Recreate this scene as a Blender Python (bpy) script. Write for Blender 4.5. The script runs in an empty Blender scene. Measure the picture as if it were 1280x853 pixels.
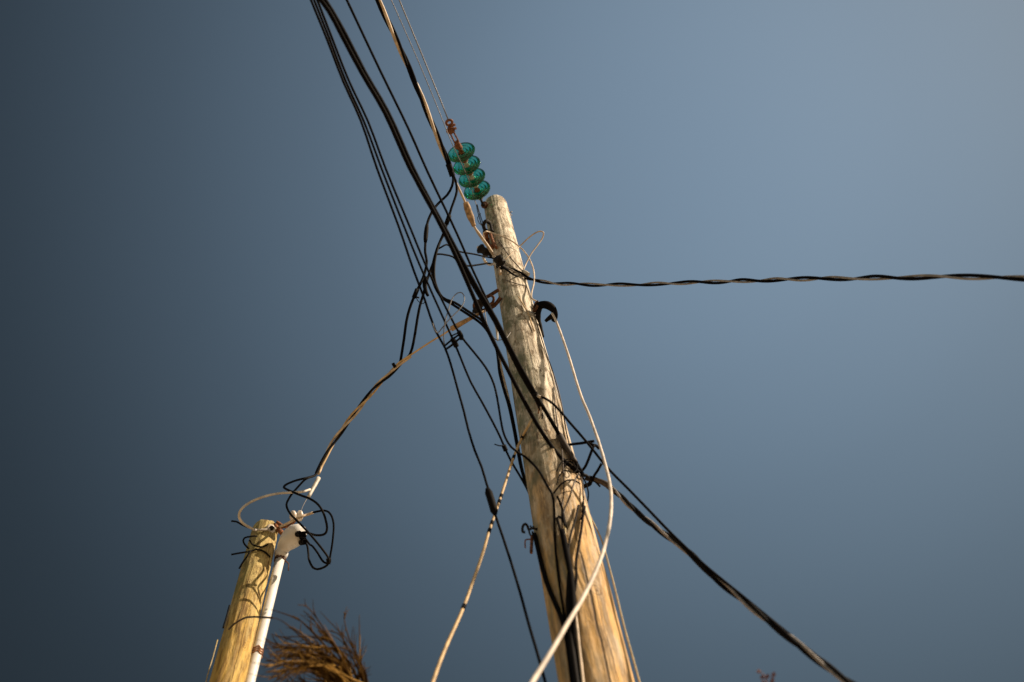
import bpy, bmesh, math, random
from mathutils import Vector, Matrix, noise
random.seed(7)
PI = math.pi
C = bpy.context.scene.collection
SC = bpy.context.scene

# ------------------------------------------------------------------ camera
# 35 mm lens tilted about 65 degrees up; every vertical meets at one point of the picture
F = 1244.4
EYE = Vector((0, 0, 1.6))
zen = Vector((-106, 574, -F)).normalized()
fw = Vector((0, 0, -1))
yw = (fw - fw.dot(zen) * zen).normalized()
xw = yw.cross(zen)
ROT = Matrix((xw, yw, zen))            # camera space -> world

cam = bpy.data.cameras.new('camera')
camo = bpy.data.objects.new('camera', cam)
C.objects.link(camo)
camo.matrix_world = Matrix.Translation(EYE) @ ROT.to_4x4()
cam.sensor_width = 36.0
cam.lens = 36.0 * F / 1280
cam.clip_end = 2000
cam.dof.use_dof = True
cam.dof.focus_distance = 5.3
cam.dof.aperture_fstop = 2.0
SC.camera = camo


def ray(px, py):
    return ROT @ Vector((px - 640, 426.5 - py, -F)).normalized()


def P(px, py, d):
    return EYE + ray(px, py) * d


def Ph(px, py, h):
    r = ray(px, py)
    return EYE + r * ((h - EYE.z) / r.z)


# ------------------------------------------------------------------ the two poles as numbers
AZ1 = math.radians(1.6)
D1 = 2.26
A1 = Vector((math.sin(AZ1) * D1, math.cos(AZ1) * D1, 0))
PROF1 = [(0, .128), (3.9, .1145), (5.0, .110), (5.7, .1065), (6.2, .102), (6.7, .0965), (7.3, .0932), (8.0, .090), (9.08, .0865)]
TOP1 = 8.85
AZ2 = math.radians(-26.7)
D2 = 3.11
A2 = Vector((math.sin(AZ2) * D2, math.cos(AZ2) * D2, 0))
PROF2 = [(0, .078), (4.8, .071), (5.86, .064)]
TOP2 = 5.86


def prof(pr, h):
    if h <= pr[0][0]:
        return pr[0][1]
    for (a, ra), (b, rb) in zip(pr, pr[1:]):
        if h <= b:
            t = (h - a) / (b - a)
            return ra + (rb - ra) * t
    return pr[-1][1]


def on(px, py, off=0.006, back=False, which=1):
    """distance along the ray at which it meets a pole's surface (plus off)"""
    A, pr, D = (A1, PROF1, D1) if which == 1 else (A2, PROF2, D2)
    r = ray(px, py)
    rh = Vector((r.x, r.y))
    a = rh.dot(rh)
    c = Vector((A.x, A.y))
    tm = rh.dot(c) / a
    t = tm
    for _ in range(5):
        R = prof(pr, EYE.z + r.z * t) + off
        disc = R * R - (c - rh * tm).length_squared
        if disc <= 0:
            t = tm
            break
        q = math.sqrt(disc / a)
        t = tm + q if back else tm - q
    return t


# ------------------------------------------------------------------ paths
def path(pts, step=0.03, smooth=True):
    """pts: (px, py, d) with d a distance, 'p' (on the pole), 'b' (behind it), or missing (even inverse depth between)"""
    raw = []
    for p in pts:
        if isinstance(p, Vector):
            raw.append([None, None, p])
            continue
        d = p[2] if len(p) > 2 else None
        off = p[3] if len(p) > 3 else 0.008
        if d == 'p':
            d = on(p[0], p[1], off)
        elif d == 'b':
            d = on(p[0], p[1], off, True)
        elif d == 'q':
            d = on(p[0], p[1], off, False, 2)
        raw.append([p[0], p[1], d])
    n = len(raw)
    known = [i for i in range(n) if raw[i][2] is not None]
    for i in range(n):
        if raw[i][2] is None:
            lo = max([k for k in known if k < i], default=None)
            hi = min([k for k in known if k > i], default=None)
            if lo is None:
                raw[i][2] = raw[hi][2]
            elif hi is None:
                raw[i][2] = raw[lo][2]
            else:
                L = [0]
                for k in range(lo, hi):
                    L.append(L[-1] + math.hypot(raw[k + 1][0] - raw[k][0], raw[k + 1][1] - raw[k][1]))
                t = L[i - lo] / L[-1]
                inv = (1 - t) / raw[lo][2] + t / raw[hi][2]
                raw[i].append(1 / inv)
    V = []
    for r in raw:
        if isinstance(r[2], Vector):
            V.append(r[2])
        else:
            V.append(P(r[0], r[1], r[2] if r[2] is not None else r[3]))
    return spline(V, step) if smooth else V


def spline(V, step=0.03):
    if len(V) < 3:
        n = max(1, int((V[1] - V[0]).length / max(step, .2)))
        return [V[0].lerp(V[1], i / n) for i in range(n + 1)]
    E_ = [V[0] * 2 - V[1]] + V + [V[-1] * 2 - V[-2]]
    out = []
    for i in range(1, len(E_) - 2):
        a, b, c, d = E_[i - 1:i + 3]
        # centripetal parameters keep uneven spacing from overshooting
        t0 = 0.0
        t1 = t0 + max(1e-4, (b - a).length ** .5)
        t2 = t1 + max(1e-4, (c - b).length ** .5)
        t3 = t2 + max(1e-4, (d - c).length ** .5)
        n = max(2, min(60, int((c - b).length / step)))
        for k in range(n):
            t = t1 + (t2 - t1) * k / n
            A_ = a * ((t1 - t) / (t1 - t0)) + b * ((t - t0) / (t1 - t0))
            B_ = b * ((t2 - t) / (t2 - t1)) + c * ((t - t1) / (t2 - t1))
            G_ = c * ((t3 - t) / (t3 - t2)) + d * ((t - t2) / (t3 - t2))
            X_ = A_ * ((t2 - t) / (t2 - t0)) + B_ * ((t - t0) / (t2 - t0))
            Y_ = B_ * ((t3 - t) / (t3 - t1)) + G_ * ((t - t1) / (t3 - t1))
            out.append(X_ * ((t2 - t) / (t2 - t1)) + Y_ * ((t - t1) / (t2 - t1)))
    out.append(V[-1])
    return out


def run_on(V, length, end=False, drop=0.0):
    """carry a path on straight past its first (or last) point, out of the picture"""
    if end:
        k = max(0, len(V) - 8)
        d = (V[-1] - V[k]).normalized()
        n = 8
        return V + [V[-1] + d * (length * (i + 1) / n) - Vector((0, 0, drop)) * ((i + 1) / n) ** 2 for i in range(n)]
    return run_on(V[::-1], length, True, drop)[::-1]


def frames(V):
    T = []
    for i in range(len(V)):
        a = V[max(0, i - 1)]
        b = V[min(len(V) - 1, i + 1)]
        t = b - a
        T.append(t.normalized() if t.length > 1e-9 else Vector((0, 0, 1)))
    u = T[0].orthogonal().normalized()
    out = []
    for t in T:
        u = u - t * u.dot(t)
        u = u.normalized() if u.length > 1e-6 else t.orthogonal().normalized()
        out.append((t, u, t.cross(u)))
    return out


def tube(bm, V, r, seg=10, caps=True, lump=0.0):
    fr = frames(V)
    rings = []
    n = len(V)
    for i, (p, (t, u, v)) in enumerate(zip(V, fr)):
        rr = r(i / (n - 1)) if callable(r) else r
        if lump:
            rr *= 1 + lump * noise.noise(p * 23)
        rings.append([bm.verts.new(p + (u * math.cos(2 * PI * k / seg) + v * math.sin(2 * PI * k / seg)) * rr) for k in range(seg)])
    for a, b in zip(rings, rings[1:]):
        for k in range(seg):
            f = bm.faces.new((a[k], a[(k + 1) % seg], b[(k + 1) % seg], b[k]))
            f.smooth = True
    if caps:
        bm.faces.new(rings[0][::-1])
        bm.faces.new(rings[-1])


def lathe(bm, prof_, o, ax, seg=40):
    """prof_: list of (radius, height along ax) from bottom to top; radius 0 closes it"""
    ax = ax.normalized()
    u = ax.orthogonal().normalized()
    v = ax.cross(u)
    rings = []
    for r, h in prof_:
        if r < 1e-6:
            rings.append([bm.verts.new(o + ax * h)])
        else:
            rings.append([bm.verts.new(o + ax * h + (u * math.cos(2 * PI * k / seg) + v * math.sin(2 * PI * k / seg)) * r) for k in range(seg)])
    for a, b in zip(rings, rings[1:]):
        for k in range(seg):
            k2 = (k + 1) % seg
            if len(a) == 1 and len(b) == 1:
                continue
            if len(a) == 1:
                f = bm.faces.new((a[0], b[k2], b[k]))
            elif len(b) == 1:
                f = bm.faces.new((a[k], a[k2], b[0]))
            else:
                f = bm.faces.new((a[k], a[k2], b[k2], b[k]))
            f.smooth = True


def block(bm, o, ax, ay, sx, sy, sz, bev=.15):
    """bevelled box: o centre, ax / ay two directions, full sizes"""
    ax = ax.normalized()
    az = ax.cross(ay).normalized()
    ay = az.cross(ax)
    b = bmesh.new()
    bmesh.ops.create_cube(b, size=1)
    bmesh.ops.scale(b, vec=(sx, sy, sz), verts=b.verts)
    bmesh.ops.bevel(b, geom=b.edges[:], offset=min(sx, sy, sz) * bev, segments=2, affect='EDGES')
    M = Matrix((ax, ay, az)).transposed().to_4x4()
    M.translation = o
    b.transform(M)
    me = bpy.data.meshes.new('tmp')
    b.to_mesh(me)
    b.free()
    bm.from_mesh(me)
    bpy.data.meshes.remove(me)


# ------------------------------------------------------------------ objects
def root_of(o):
    while o.parent:
        o = o.parent
    return o


def obj(name, bm, m, parent=None, loc=None):
    me = bpy.data.meshes.new(name)
    if parent is not None:
        base = root_of(parent).location.copy()
    elif loc is not None:
        base = Vector(loc)
    else:
        bm.verts.ensure_lookup_table()
        base = bm.verts[0].co.copy()
    bmesh.ops.translate(bm, vec=-base, verts=bm.verts)
    bmesh.ops.recalc_face_normals(bm, faces=bm.faces)
    bm.to_mesh(me)
    bm.free()
    o = bpy.data.objects.new(name, me)
    C.objects.link(o)
    for mm in (m if isinstance(m, (list, tuple)) else [m]):
        me.materials.append(mm)
    if parent is not None:
        o.parent = parent
    else:
        o.location = base
    return o


def split(name, bm, m, parent):
    """one part object per separate piece of a mesh"""
    bm.verts.ensure_lookup_table()
    seen, groups = set(), []
    for v in bm.verts:
        if v.index in seen:
            continue
        st, grp = [v], []
        seen.add(v.index)
        while st:
            x = st.pop()
            grp.append(x.index)
            for e in x.link_edges:
                y = e.other_vert(x)
                if y.index not in seen:
                    seen.add(y.index)
                    st.append(y)
        groups.append(set(grp))
    for grp in groups:
        c = bm.copy()
        c.verts.ensure_lookup_table()
        bmesh.ops.delete(c, geom=[v for v in c.verts if v.index not in grp], context='VERTS')
        obj(name, c, m, parent)
    bm.free()


def tag(o, label, cat, group=None):
    o['label'] = label
    o['category'] = cat
    if group:
        o['group'] = group
    return o


def thing(name, label, cat, loc, group=None):
    o = bpy.data.objects.new(name, None)
    o.empty_display_size = .1
    C.objects.link(o)
    o.location = loc
    return tag(o, label, cat, group)


def wire(name, label, cat, V, r, m, group=None, seg=10, parent=None, lump=0.0):
    bm = bmesh.new()
    tube(bm, V, r, seg, lump=lump)
    o = obj(name, bm, m, parent)
    if parent is None:
        tag(o, label, cat, group)
    return o


def twist(root, V, strands, pitch, phase=0.0, wob=0.0, spread=None):
    """strands: (part name, radius, lay radius, angle, material)"""
    fr = frames(V)
    S = [0]
    for a, b in zip(V, V[1:]):
        S.append(S[-1] + (b - a).length)
    for name, r, lay, a0, m in strands:
        pts = []
        for p, s, (t, u, v) in zip(V, S, fr):
            a = a0 + phase + 2 * PI * s / pitch + wob * math.sin(s * 3.1) + wob * .6 * math.sin(s * 7.3 + a0)
            k = spread(s / S[-1]) if spread else 1.0
            pts.append(p + (u * math.cos(a) + v * math.sin(a)) * lay * k)
        bm = bmesh.new()
        tube(bm, pts, r, 10)
        obj(name, bm, m, root)


# ------------------------------------------------------------------ materials
def mat(name, col, rough=.6, metal=0.0, var=.25, scale=30, bump=.15, spec=.5, col2=None, stretch=None):
    m = bpy.data.materials.new(name)
    m.use_nodes = True
    nt = m.node_tree
    bs = nt.nodes['Principled BSDF']
    bs.inputs['Roughness'].default_value = rough
    bs.inputs['Metallic'].default_value = metal
    bs.inputs['Specular IOR Level'].default_value = spec
    tc = nt.nodes.new('ShaderNodeTexCoord')
    nz = nt.nodes.new('ShaderNodeTexNoise')
    nz.inputs['Scale'].default_value = scale
    nz.inputs['Detail'].default_value = 6
    if stretch:
        mp = nt.nodes.new('ShaderNodeMapping')
        mp.inputs['Scale'].default_value = stretch
        nt.links.new(tc.outputs['Object'], mp.inputs['Vector'])
        nt.links.new(mp.outputs['Vector'], nz.inputs['Vector'])
    else:
        nt.links.new(tc.outputs['Object'], nz.inputs['Vector'])
    rp = nt.nodes.new('ShaderNodeValToRGB')
    c2 = col2 or tuple(c * (1 - var) for c in col)
    rp.color_ramp.elements[0].position = .38
    rp.color_ramp.elements[1].position = .66
    rp.color_ramp.elements[0].color = (*c2, 1)
    rp.color_ramp.elements[1].color = (*[min(1, c * (1 + var * .6)) for c in col], 1)
    nt.links.new(nz.outputs['Fac'], rp.inputs['Fac'])
    nt.links.new(rp.outputs['Color'], bs.inputs['Base Color'])
    if bump:
        b = nt.nodes.new('ShaderNodeBump')
        b.inputs['Strength'].default_value = bump
        b.inputs['Distance'].default_value = .004
        nt.links.new(nz.outputs['Fac'], b.inputs['Height'])
        nt.links.new(b.outputs['Normal'], bs.inputs['Normal'])
    return m


M = {}
M['black'] = mat('black_insulation', (.0045, .0035, .004), .75, scale=30, var=.35, bump=0, spec=.05)
M['black_worn'] = mat('worn_black_insulation', (.007, .0055, .005), .7, scale=20, var=.5, bump=0, spec=.09)
M['tape'] = mat('black_tape', (.005, .004, .004), .7, scale=80, bump=.2, spec=.07)
M['brown'] = mat('brown_sheath', (.055, .035, .022), .65, scale=40, var=.4)
M['beige'] = mat('weathered_beige_sheath', (.58, .46, .34), .6, scale=25, var=.3)
M['pale_sheath'] = mat('pale_sheath', (.56, .50, .44), .6, scale=25, var=.3)
M['tan'] = mat('tan_sheath', (.56, .39, .20), .6, scale=30, var=.3)
M['grey'] = mat('dull_aluminium_strand', (.30, .27, .25), .5, .25, scale=60, var=.3)
M['grey_thin'] = mat('dull_grey_wire', (.16, .15, .15), .55, .3, scale=60)
M['straw'] = mat('straw_coloured_strand', (.40, .30, .12), .5, scale=60)
M['white'] = mat('white_sheath', (.66, .57, .49), .6, scale=22, var=.25)
M['pvc'] = mat('white_conduit_plastic', (.69, .665, .64), .4, scale=14, var=.12, bump=.03)
M['rust'] = mat('rusted_iron', (.22, .085, .032), .85, .2, scale=70, var=.6, bump=.5, col2=(.09, .032, .016))
M['rust_dark'] = mat('old_dark_rust', (.11, .045, .022), .85, .2, scale=70, var=.6, bump=.4)
M['dark_iron'] = mat('blackened_iron', (.013, .010, .009), .75, .0, spec=.2, scale=60, var=.5, bump=.4)
M['orange_grip'] = mat('orange_brown_grip', (.37, .24, .13), .75, scale=40, var=.5)
M['ceramic'] = mat('dirty_white_porcelain', (.66, .58, .50), .35, scale=30, var=.25)
M['copper'] = mat('brown_copper', (.33, .15, .07), .5, .5, scale=60)
M['cloudy'] = mat('cloudy_plastic', (.50, .46, .40), .5, scale=30)
M['dry'] = mat('dry_stalk', (.062, .031, .006), .85, scale=30, var=.5, spec=.06, bump=0)
M['dry_light'] = mat('dry_pale_stalk', (.32, .18, .04), .75, scale=30, var=.4, spec=.12, bump=0)
M['red_leaf'] = mat('reddish_leaf', (.14, .05, .045), .6, scale=30)
M['ground'] = mat('dry_earth', (.36, .285, .19), .95, scale=1.4, var=.45, bump=.3, spec=.1)

# glass: green, clear, refracting
g = bpy.data.materials.new('green_glass')
g.use_nodes = True
nt = g.node_tree
bs = nt.nodes['Principled BSDF']
bs.inputs['Base Color'].default_value = (.22, .93, .78, 1)
bs.inputs['Roughness'].default_value = .06
bs.inputs['IOR'].default_value = 1.5
bs.inputs['Transmission Weight'].default_value = 1.0
va = nt.nodes.new('ShaderNodeVolumeAbsorption')
va.inputs['Color'].default_value = (.04, .72, .55, 1)
va.inputs['Density'].default_value = 34
nt.links.new(va.outputs[0], nt.nodes['Material Output'].inputs['Volume'])
M['glass'] = g


class G:
    """small node-writing helper"""
    def __init__(s, nt):
        s.nt = nt

    def n(s, typ, **kw):
        x = s.nt.nodes.new(typ)
        for k, v in kw.items():
            setattr(x, k, v)
        return x

    def put(s, sock, v):
        if isinstance(v, bpy.types.NodeSocket):
            s.nt.links.new(v, sock)
        elif v is not None:
            sock.default_value = v

    def math(s, op, a, b=None, c=None, clamp=False):
        x = s.n('ShaderNodeMath', operation=op)
        x.use_clamp = clamp
        s.put(x.inputs[0], a)
        s.put(x.inputs[1], b)
        s.put(x.inputs[2], c)
        return x.outputs[0]

    def mix(s, f, a, b, mode='MIX'):
        x = s.n('ShaderNodeMix', data_type='RGBA', blend_type=mode)
        s.put(x.inputs[0], f)
        s.put(x.inputs[6], a)
        s.put(x.inputs[7], b)
        return x.outputs[2]

    def noise(s, vec, scale, detail=5, rough=.6, dist=0.0):
        x = s.n('ShaderNodeTexNoise')
        s.put(x.inputs['Vector'], vec)
        x.inputs['Scale'].default_value = scale
        x.inputs['Detail'].default_value = detail
        x.inputs['Roughness'].default_value = rough
        x.inputs['Distortion'].default_value = dist
        return x.outputs['Fac']

    def mapv(s, vec, sc, loc=(0, 0, 0)):
        x = s.n('ShaderNodeMapping')
        s.put(x.inputs['Vector'], vec)
        x.inputs['Scale'].default_value = sc
        x.inputs['Location'].default_value = loc
        return x.outputs[0]

    def smooth(s, v, lo, hi, a=0.0, b=1.0):
        x = s.n('ShaderNodeMapRange', interpolation_type='SMOOTHSTEP')
        s.put(x.inputs[0], v)
        x.inputs[1].default_value = lo
        x.inputs[2].default_value = hi
        x.inputs[3].default_value = a
        x.inputs[4].default_value = b
        return x.outputs[0]


def wood(name, low, high, z0, z1, dark, moss, moss_amt, cracks, knots):
    m = bpy.data.materials.new(name)
    m.use_nodes = True
    nt = m.node_tree
    bs = nt.nodes['Principled BSDF']
    q = G(nt)
    tc = q.n('ShaderNodeTexCoord').outputs['Object']
    sep = q.n('ShaderNodeSeparateXYZ')
    q.put(sep.inputs[0], tc)
    x, y, z = sep.outputs
    # knots: the grain coordinates swirl round a few points
    big = q.noise(q.mapv(tc, (1, 1, .55)), 5.0, 3, .5)
    warp = q.n('ShaderNodeVectorMath', operation='MULTIPLY_ADD')
    nv = q.n('ShaderNodeTexNoise')
    q.put(nv.inputs['Vector'], q.mapv(tc, (1, 1, .5)))
    nv.inputs['Scale'].default_value = 7.0
    nv.inputs['Detail'].default_value = 3
    q.put(warp.inputs[0], nv.outputs['Color'])
    warp.inputs[1].default_value = (.05, .05, .45)
    q.put(warp.inputs[2], tc)
    wv = warp.outputs[0]
    fib = q.noise(q.mapv(wv, (1, 1, .07)), 42, 7, .68)
    fine = q.noise(q.mapv(tc, (1, 1, .05)), 110, 5, .65)
    fleck = q.noise(q.mapv(tc, (1, 1, .3)), 30, 7, .78)
    pale = q.noise(q.mapv(wv, (1, 1, .2), (3, 1, 2)), 20, 6, .72)
    blot = q.noise(q.mapv(tc, (1, 1, .35)), 13, 6, .7)
    rings = q.n('ShaderNodeTexWave', wave_type='BANDS', bands_direction='X')
    q.put(rings.inputs['Vector'], q.mapv(wv, (1, 1, .16)))
    rings.inputs['Scale'].default_value = 10
    rings.inputs['Distortion'].default_value = 9
    rings.inputs['Detail'].default_value = 4
    rings.inputs['Detail Scale'].default_value = 1.6
    base = q.mix(q.smooth(z, z0, z1), (*low, 1), (*high, 1))
    base = q.mix(q.smooth(fib, .44, .64, .0, .8), base, (*dark, 1))
    base = q.mix(q.smooth(rings.outputs['Fac'], .70, 1.0, 0, .42), base, (*dark, 1))
    base = q.mix(q.math('MULTIPLY', q.smooth(pale, .47, .57), q.smooth(z, z0 - .5, z1, .15, .72)), base, (min(1, high[0] * 1.22), high[1] * 1.25, high[2] * 1.3, 1))
    base = q.mix(q.smooth(fine, .5, .72, 0, .35), base, (*[c * 1.25 for c in high], 1))
    base = q.mix(q.math('MULTIPLY', q.smooth(fleck, .49, .40), q.smooth(z, z0 - .4, z1, .3, .95)), base, (*[c * .72 for c in dark], 1))
    base = q.mix(q.smooth(blot, .34, .50, .5, 0.0), base, (*[c * .9 for c in dark], 1))
    # moss and algae settle on the weather side (world -x) of the pole
    side = q.math('MULTIPLY', q.smooth(x, .075, -.05), q.smooth(z, z0 - .3, z0 + .8, .45, 1))
    mm = q.math('MULTIPLY', q.smooth(big, .34, .56), side)
    mm = q.math('MULTIPLY', mm, q.smooth(q.noise(q.mapv(tc, (1, 1, .45)), 26, 6, .7), .40, .58, .25, 1))
    base = q.mix(q.math('MULTIPLY', mm, moss_amt), base, (*moss, 1))
    # drying cracks that run down the grain
    ang = q.math('ARCTAN2', y, x)
    h = q.math('ADD', q.math('MULTIPLY', fib, .6), q.math('MULTIPLY', rings.outputs['Fac'], .25))
    cr = None
    for k, (a0, w, za, zb, wob) in enumerate(cracks):
        wn = q.noise(q.mapv(tc, (.02, .02, 1), (k * 3.1, k, k * 7.7)), 3.2, 5, .62)
        cen = q.math('MULTIPLY_ADD', q.math('SUBTRACT', wn, .5), wob, a0)
        dd = q.math('ABSOLUTE', q.math('SUBTRACT', ang, cen))
        c_ = q.smooth(dd, w, w * .25)
        c_ = q.math('MULTIPLY', c_, q.math('MULTIPLY', q.smooth(z, za, za + .25), q.smooth(z, zb, zb - .4)))
        c_ = q.math('MULTIPLY', c_, q.smooth(q.noise(tc, 6 + k, 3), .32, .46))
        cr = c_ if cr is None else q.math('MAXIMUM', cr, c_)
    for k, (a0, zk, sz) in enumerate(knots):
        da = q.math('MULTIPLY', q.math('SUBTRACT', ang, a0), .1)
        dz = q.math('MULTIPLY', q.math('SUBTRACT', z, zk), .7)
        rr = q.math('SQRT', q.math('ADD', q.math('MULTIPLY', da, da), q.math('MULTIPLY', dz, dz)))
        rr = q.math('MULTIPLY_ADD', q.math('SUBTRACT', q.noise(tc, 38, 3), .5), sz * .9, rr)
        ring = q.math('SINE', q.math('MULTIPLY', rr, 9.5 / sz))
        mk = q.math('MULTIPLY', q.smooth(rr, sz * 1.9, sz * .7), q.smooth(ring, -.1, .9))
        core = q.smooth(rr, sz * .42, sz * .2)
        base = q.mix(q.math('MULTIPLY', q.math('MAXIMUM', mk, core), .7), base, (dark[0] * .62, dark[1] * .5, dark[2] * .45, 1))
    if cr is not None:
        base = q.mix(q.math('MULTIPLY', cr, .88), base, (dark[0] * .16, dark[1] * .13, dark[2] * .12, 1))
        h = q.math('SUBTRACT', h, q.math('MULTIPLY', cr, 1.2))
    q.put(bs.inputs['Base Color'], base)
    bs.inputs['Roughness'].default_value = .82
    bs.inputs['Specular IOR Level'].default_value = .25
    h = q.math('ADD', h, q.math('MULTIPLY', fine, .35))
    h = q.math('ADD', h, q.math('MULTIPLY', fleck, .8))
    b = q.n('ShaderNodeBump')
    b.inputs['Strength'].default_value = .9
    b.inputs['Distance'].default_value = .010
    q.put(b.inputs['Height'], h)
    q.put(bs.inputs['Normal'], b.outputs[0])
    return m


M['wood1'] = wood('weathered_pole_wood', (.70, .425, .165), (.66, .585, .475), 4.3, 5.9, (.22, .155, .095), (.155, .165, .105), .92,
                  [(-1.24, .045, 2, 4.75, .25), (-1.02, .016, 2, 4.4, .3), (-1.95, .02, 3.4, 4.7, .3), (-.8, .013, 5.6, 6.7, .3), (-.75, .012, 4.6, 5.9, .3), (-1.9, .013, 6.2, 8.6, .4), (-1.45, .012, 4.6, 5.7, .5)],
                  [(-1.35, 6.95, .022), (-1.62, 5.22, .03), (-1.2, 6.42, .02), (-1.75, 8.35, .016), (-1.0, 4.2, .02)])
M['wood2'] = wood('yellowed_pole_wood', (.54, .34, .085), (.52, .40, .17), 4.8, 5.9, (.16, .09, .035), (.17, .165, .06), .9,
                  [(-.9, .018, 2, 5.4, .4), (-1.4, .016, 3, 5.9, .5)],
                  [(-1.05, 4.66, .022), (-.6, 4.95, .014), (-1.3, 5.35, .016)])

# ------------------------------------------------------------------ setting: ground, sky, sun
bm = bmesh.new()
N = 40
S = 900.0
gv = [[bm.verts.new((-S + 2 * S * (i / N), -S + 2 * S * (j / N), 0)) for j in range(N + 1)] for i in range(N + 1)]
for i in range(N):
    for j in range(N):
        bm.faces.new((gv[i][j], gv[i + 1][j], gv[i + 1][j + 1], gv[i][j + 1]))
gr = obj('ground', bm, M['ground'], loc=(0, 0, 0))
gr['kind'] = 'structure'

SUN_AZ = math.radians(79)        # from behind the camera round to its right
SUN_EL = math.radians(34)
to_sun = Vector((math.sin(SUN_AZ) * math.cos(SUN_EL), -math.cos(SUN_AZ) * math.cos(SUN_EL), math.sin(SUN_EL)))
sl = bpy.data.lights.new('sun', 'SUN')
sl.energy = 5.0
sl.angle = math.radians(.5)
sl.color = (1.0, .82, .61)
so = bpy.data.objects.new('sun', sl)
C.objects.link(so)
so.location = (6, -3, 12)
so.rotation_euler = (-to_sun).to_track_quat('-Z', 'Y').to_euler()

w = bpy.data.worlds.new('World')
SC.world = w
w.use_nodes = True
nt = w.node_tree
q = G(nt)
bg = nt.nodes['Background']
sky = q.n('ShaderNodeTexSky', sky_type='NISHITA')
sky.sun_disc = False
sky.sun_elevation = SUN_EL
sky.sun_rotation = math.atan2(to_sun.x, to_sun.y)
sky.altitude = 0
sky.air_density = 1.0
sky.dust_density = .7
sky.ozone_density = 1.0
SKY_SOCKET = sky.outputs[0]
# painted sky lobe: vignette-like fall-off round one direction, lifted far off for fill
bright = ray(835, 195)
tcw = q.n('ShaderNodeTexCoord').outputs['Generated']
dot = q.n('ShaderNodeVectorMath', operation='DOT_PRODUCT')
q.put(dot.inputs[0], tcw)
dot.inputs[1].default_value = bright
rampn = q.n('ShaderNodeValToRGB')
rampn.color_ramp.interpolation = 'B_SPLINE'
el = rampn.color_ramp.elements
stops = [(.15, .85), (.42, .34), (.56, .18), (.70, .20), (.77, .32), (.83, .50), (.89, .80), (.94, 1.14), (.975, 1.46), (1.0, 1.76)]
el[0].position, el[1].position = stops[0][0], 1.0
for pos, k in stops[1:-1]:
    el.new(pos)
for e, (pos, k) in zip(list(el), stops):
    e.color = (k * .53, k * .49, k * .375, 1)
q.put(rampn.inputs[0], dot.outputs['Value'])
dbl = q.n('ShaderNodeVectorMath', operation='SCALE')
q.put(dbl.inputs[0], rampn.outputs[0])
dbl.inputs['Scale'].default_value = 2.0
skyc = q.n('ShaderNodeVectorMath', operation='MULTIPLY')
q.put(skyc.inputs[0], SKY_SOCKET)
q.put(skyc.inputs[1], dbl.outputs[0])
skyc = skyc.outputs[0]
q.put(bg.inputs['Color'], skyc)
bg.inputs['Strength'].default_value = .073

SC.view_settings.view_transform = 'Standard'
SC.view_settings.look = 'None'
SC.view_settings.exposure = .58
SC.view_settings.gamma = 1
SC.view_settings.use_curve_mapping = False


# ------------------------------------------------------------------ wooden poles
def shaft(pr, top, A, seg, seed, bev):
    bm = bmesh.new()
    hs = [-.0]
    h = 0
    while h < top - .12:
        h += .04 if h > 3 else .3
        hs.append(min(h, top - .06))
    hs = sorted(set(hs))
    rows = [(h, 1.0) for h in hs] + [(top - .035, .995), (top - .016, .97), (top - .005, .92), (top, .82)]
    rings = []
    for h, k in rows:
        R = prof(pr, h) * k
        ring = []
        for i in range(seg):
            a = 2 * PI * i / seg
            d = Vector((math.cos(a), math.sin(a), 0))
            wob = 1 + .018 * noise.noise(Vector((d.x * 9, d.y * 9, h * 1.6 + seed))) + .014 * noise.noise(Vector((d.x * 19, d.y * 19, h * 3.5 - seed))) + .022 * noise.noise(Vector((d.x * 1.3, d.y * 1.3, h * .9 + seed))) + .012 * noise.noise(Vector((d.x * 4, d.y * 4, h * .8 + seed)))
            zz = h
            if k < .99:
                zz += .012 * noise.noise(Vector((d.x * 2, d.y * 2, seed)))
            ring.append(bm.verts.new(A + d * R * wob + Vector((0, 0, zz))))
        rings.append(ring)
    for a, b in zip(rings, rings[1:]):
        for i in range(seg):
            f = bm.faces.new((a[i], a[(i + 1) % seg], b[(i + 1) % seg], b[i]))
            f.smooth = True
    c = bm.verts.new(A + Vector((0, 0, top - .004)))
    for i in range(seg):
        bm.faces.new((rings[-1][i], rings[-1][(i + 1) % seg], c))
    return bm


def nail(bm, px, py, which=1, r=.006, ln=.02):
    A = A1 if which == 1 else A2
    p = P(px, py, on(px, py, 0, which=which))
    n = Vector((p.x - A.x, p.y - A.y, 0)).normalized()
    lathe(bm, [(0, -.02), (r * .6, -.02), (r * .6, ln - .003), (r, ln - .003), (r, ln + .003), (r * .6, ln + .006), (0, ln + .006)], p, n, 12)


pole = thing('utility_pole', 'tall weathered wooden pole tapering up to a string of green glass discs', 'utility pole', A1)
obj('shaft', shaft(PROF1, TOP1, A1, 120, 1.7, .03), M['wood1'], pole)


def bolt(parent, a, b, r, m, nut=True):
    bm = bmesh.new()
    tube(bm, [a, b], r, 10)
    if nut:
        d = (b - a).normalized()
        lathe(bm, [(0, -.012), (r * 2.1, -.012), (r * 2.1, .004), (r * 1.2, .008), (0, .008)], b, d, 6)
        lathe(bm, [(0, -.02), (r * 3, -.02), (r * 3, -.014), (0, -.014)], b, d, 16)
    return obj('bolt', bm, m, parent)


# through bolts, eye and brackets on the tall pole
bolt(pole, P(612, 256, on(612, 256, -.03)), P(604.5, 256.5, on(612, 256, .0) - .0), .009, M['rust_dark'])
bolt(pole, P(630, 268.5, 7.36), P(640.0, 264.8, 7.33), .004, M['grey_thin'], False)
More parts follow.
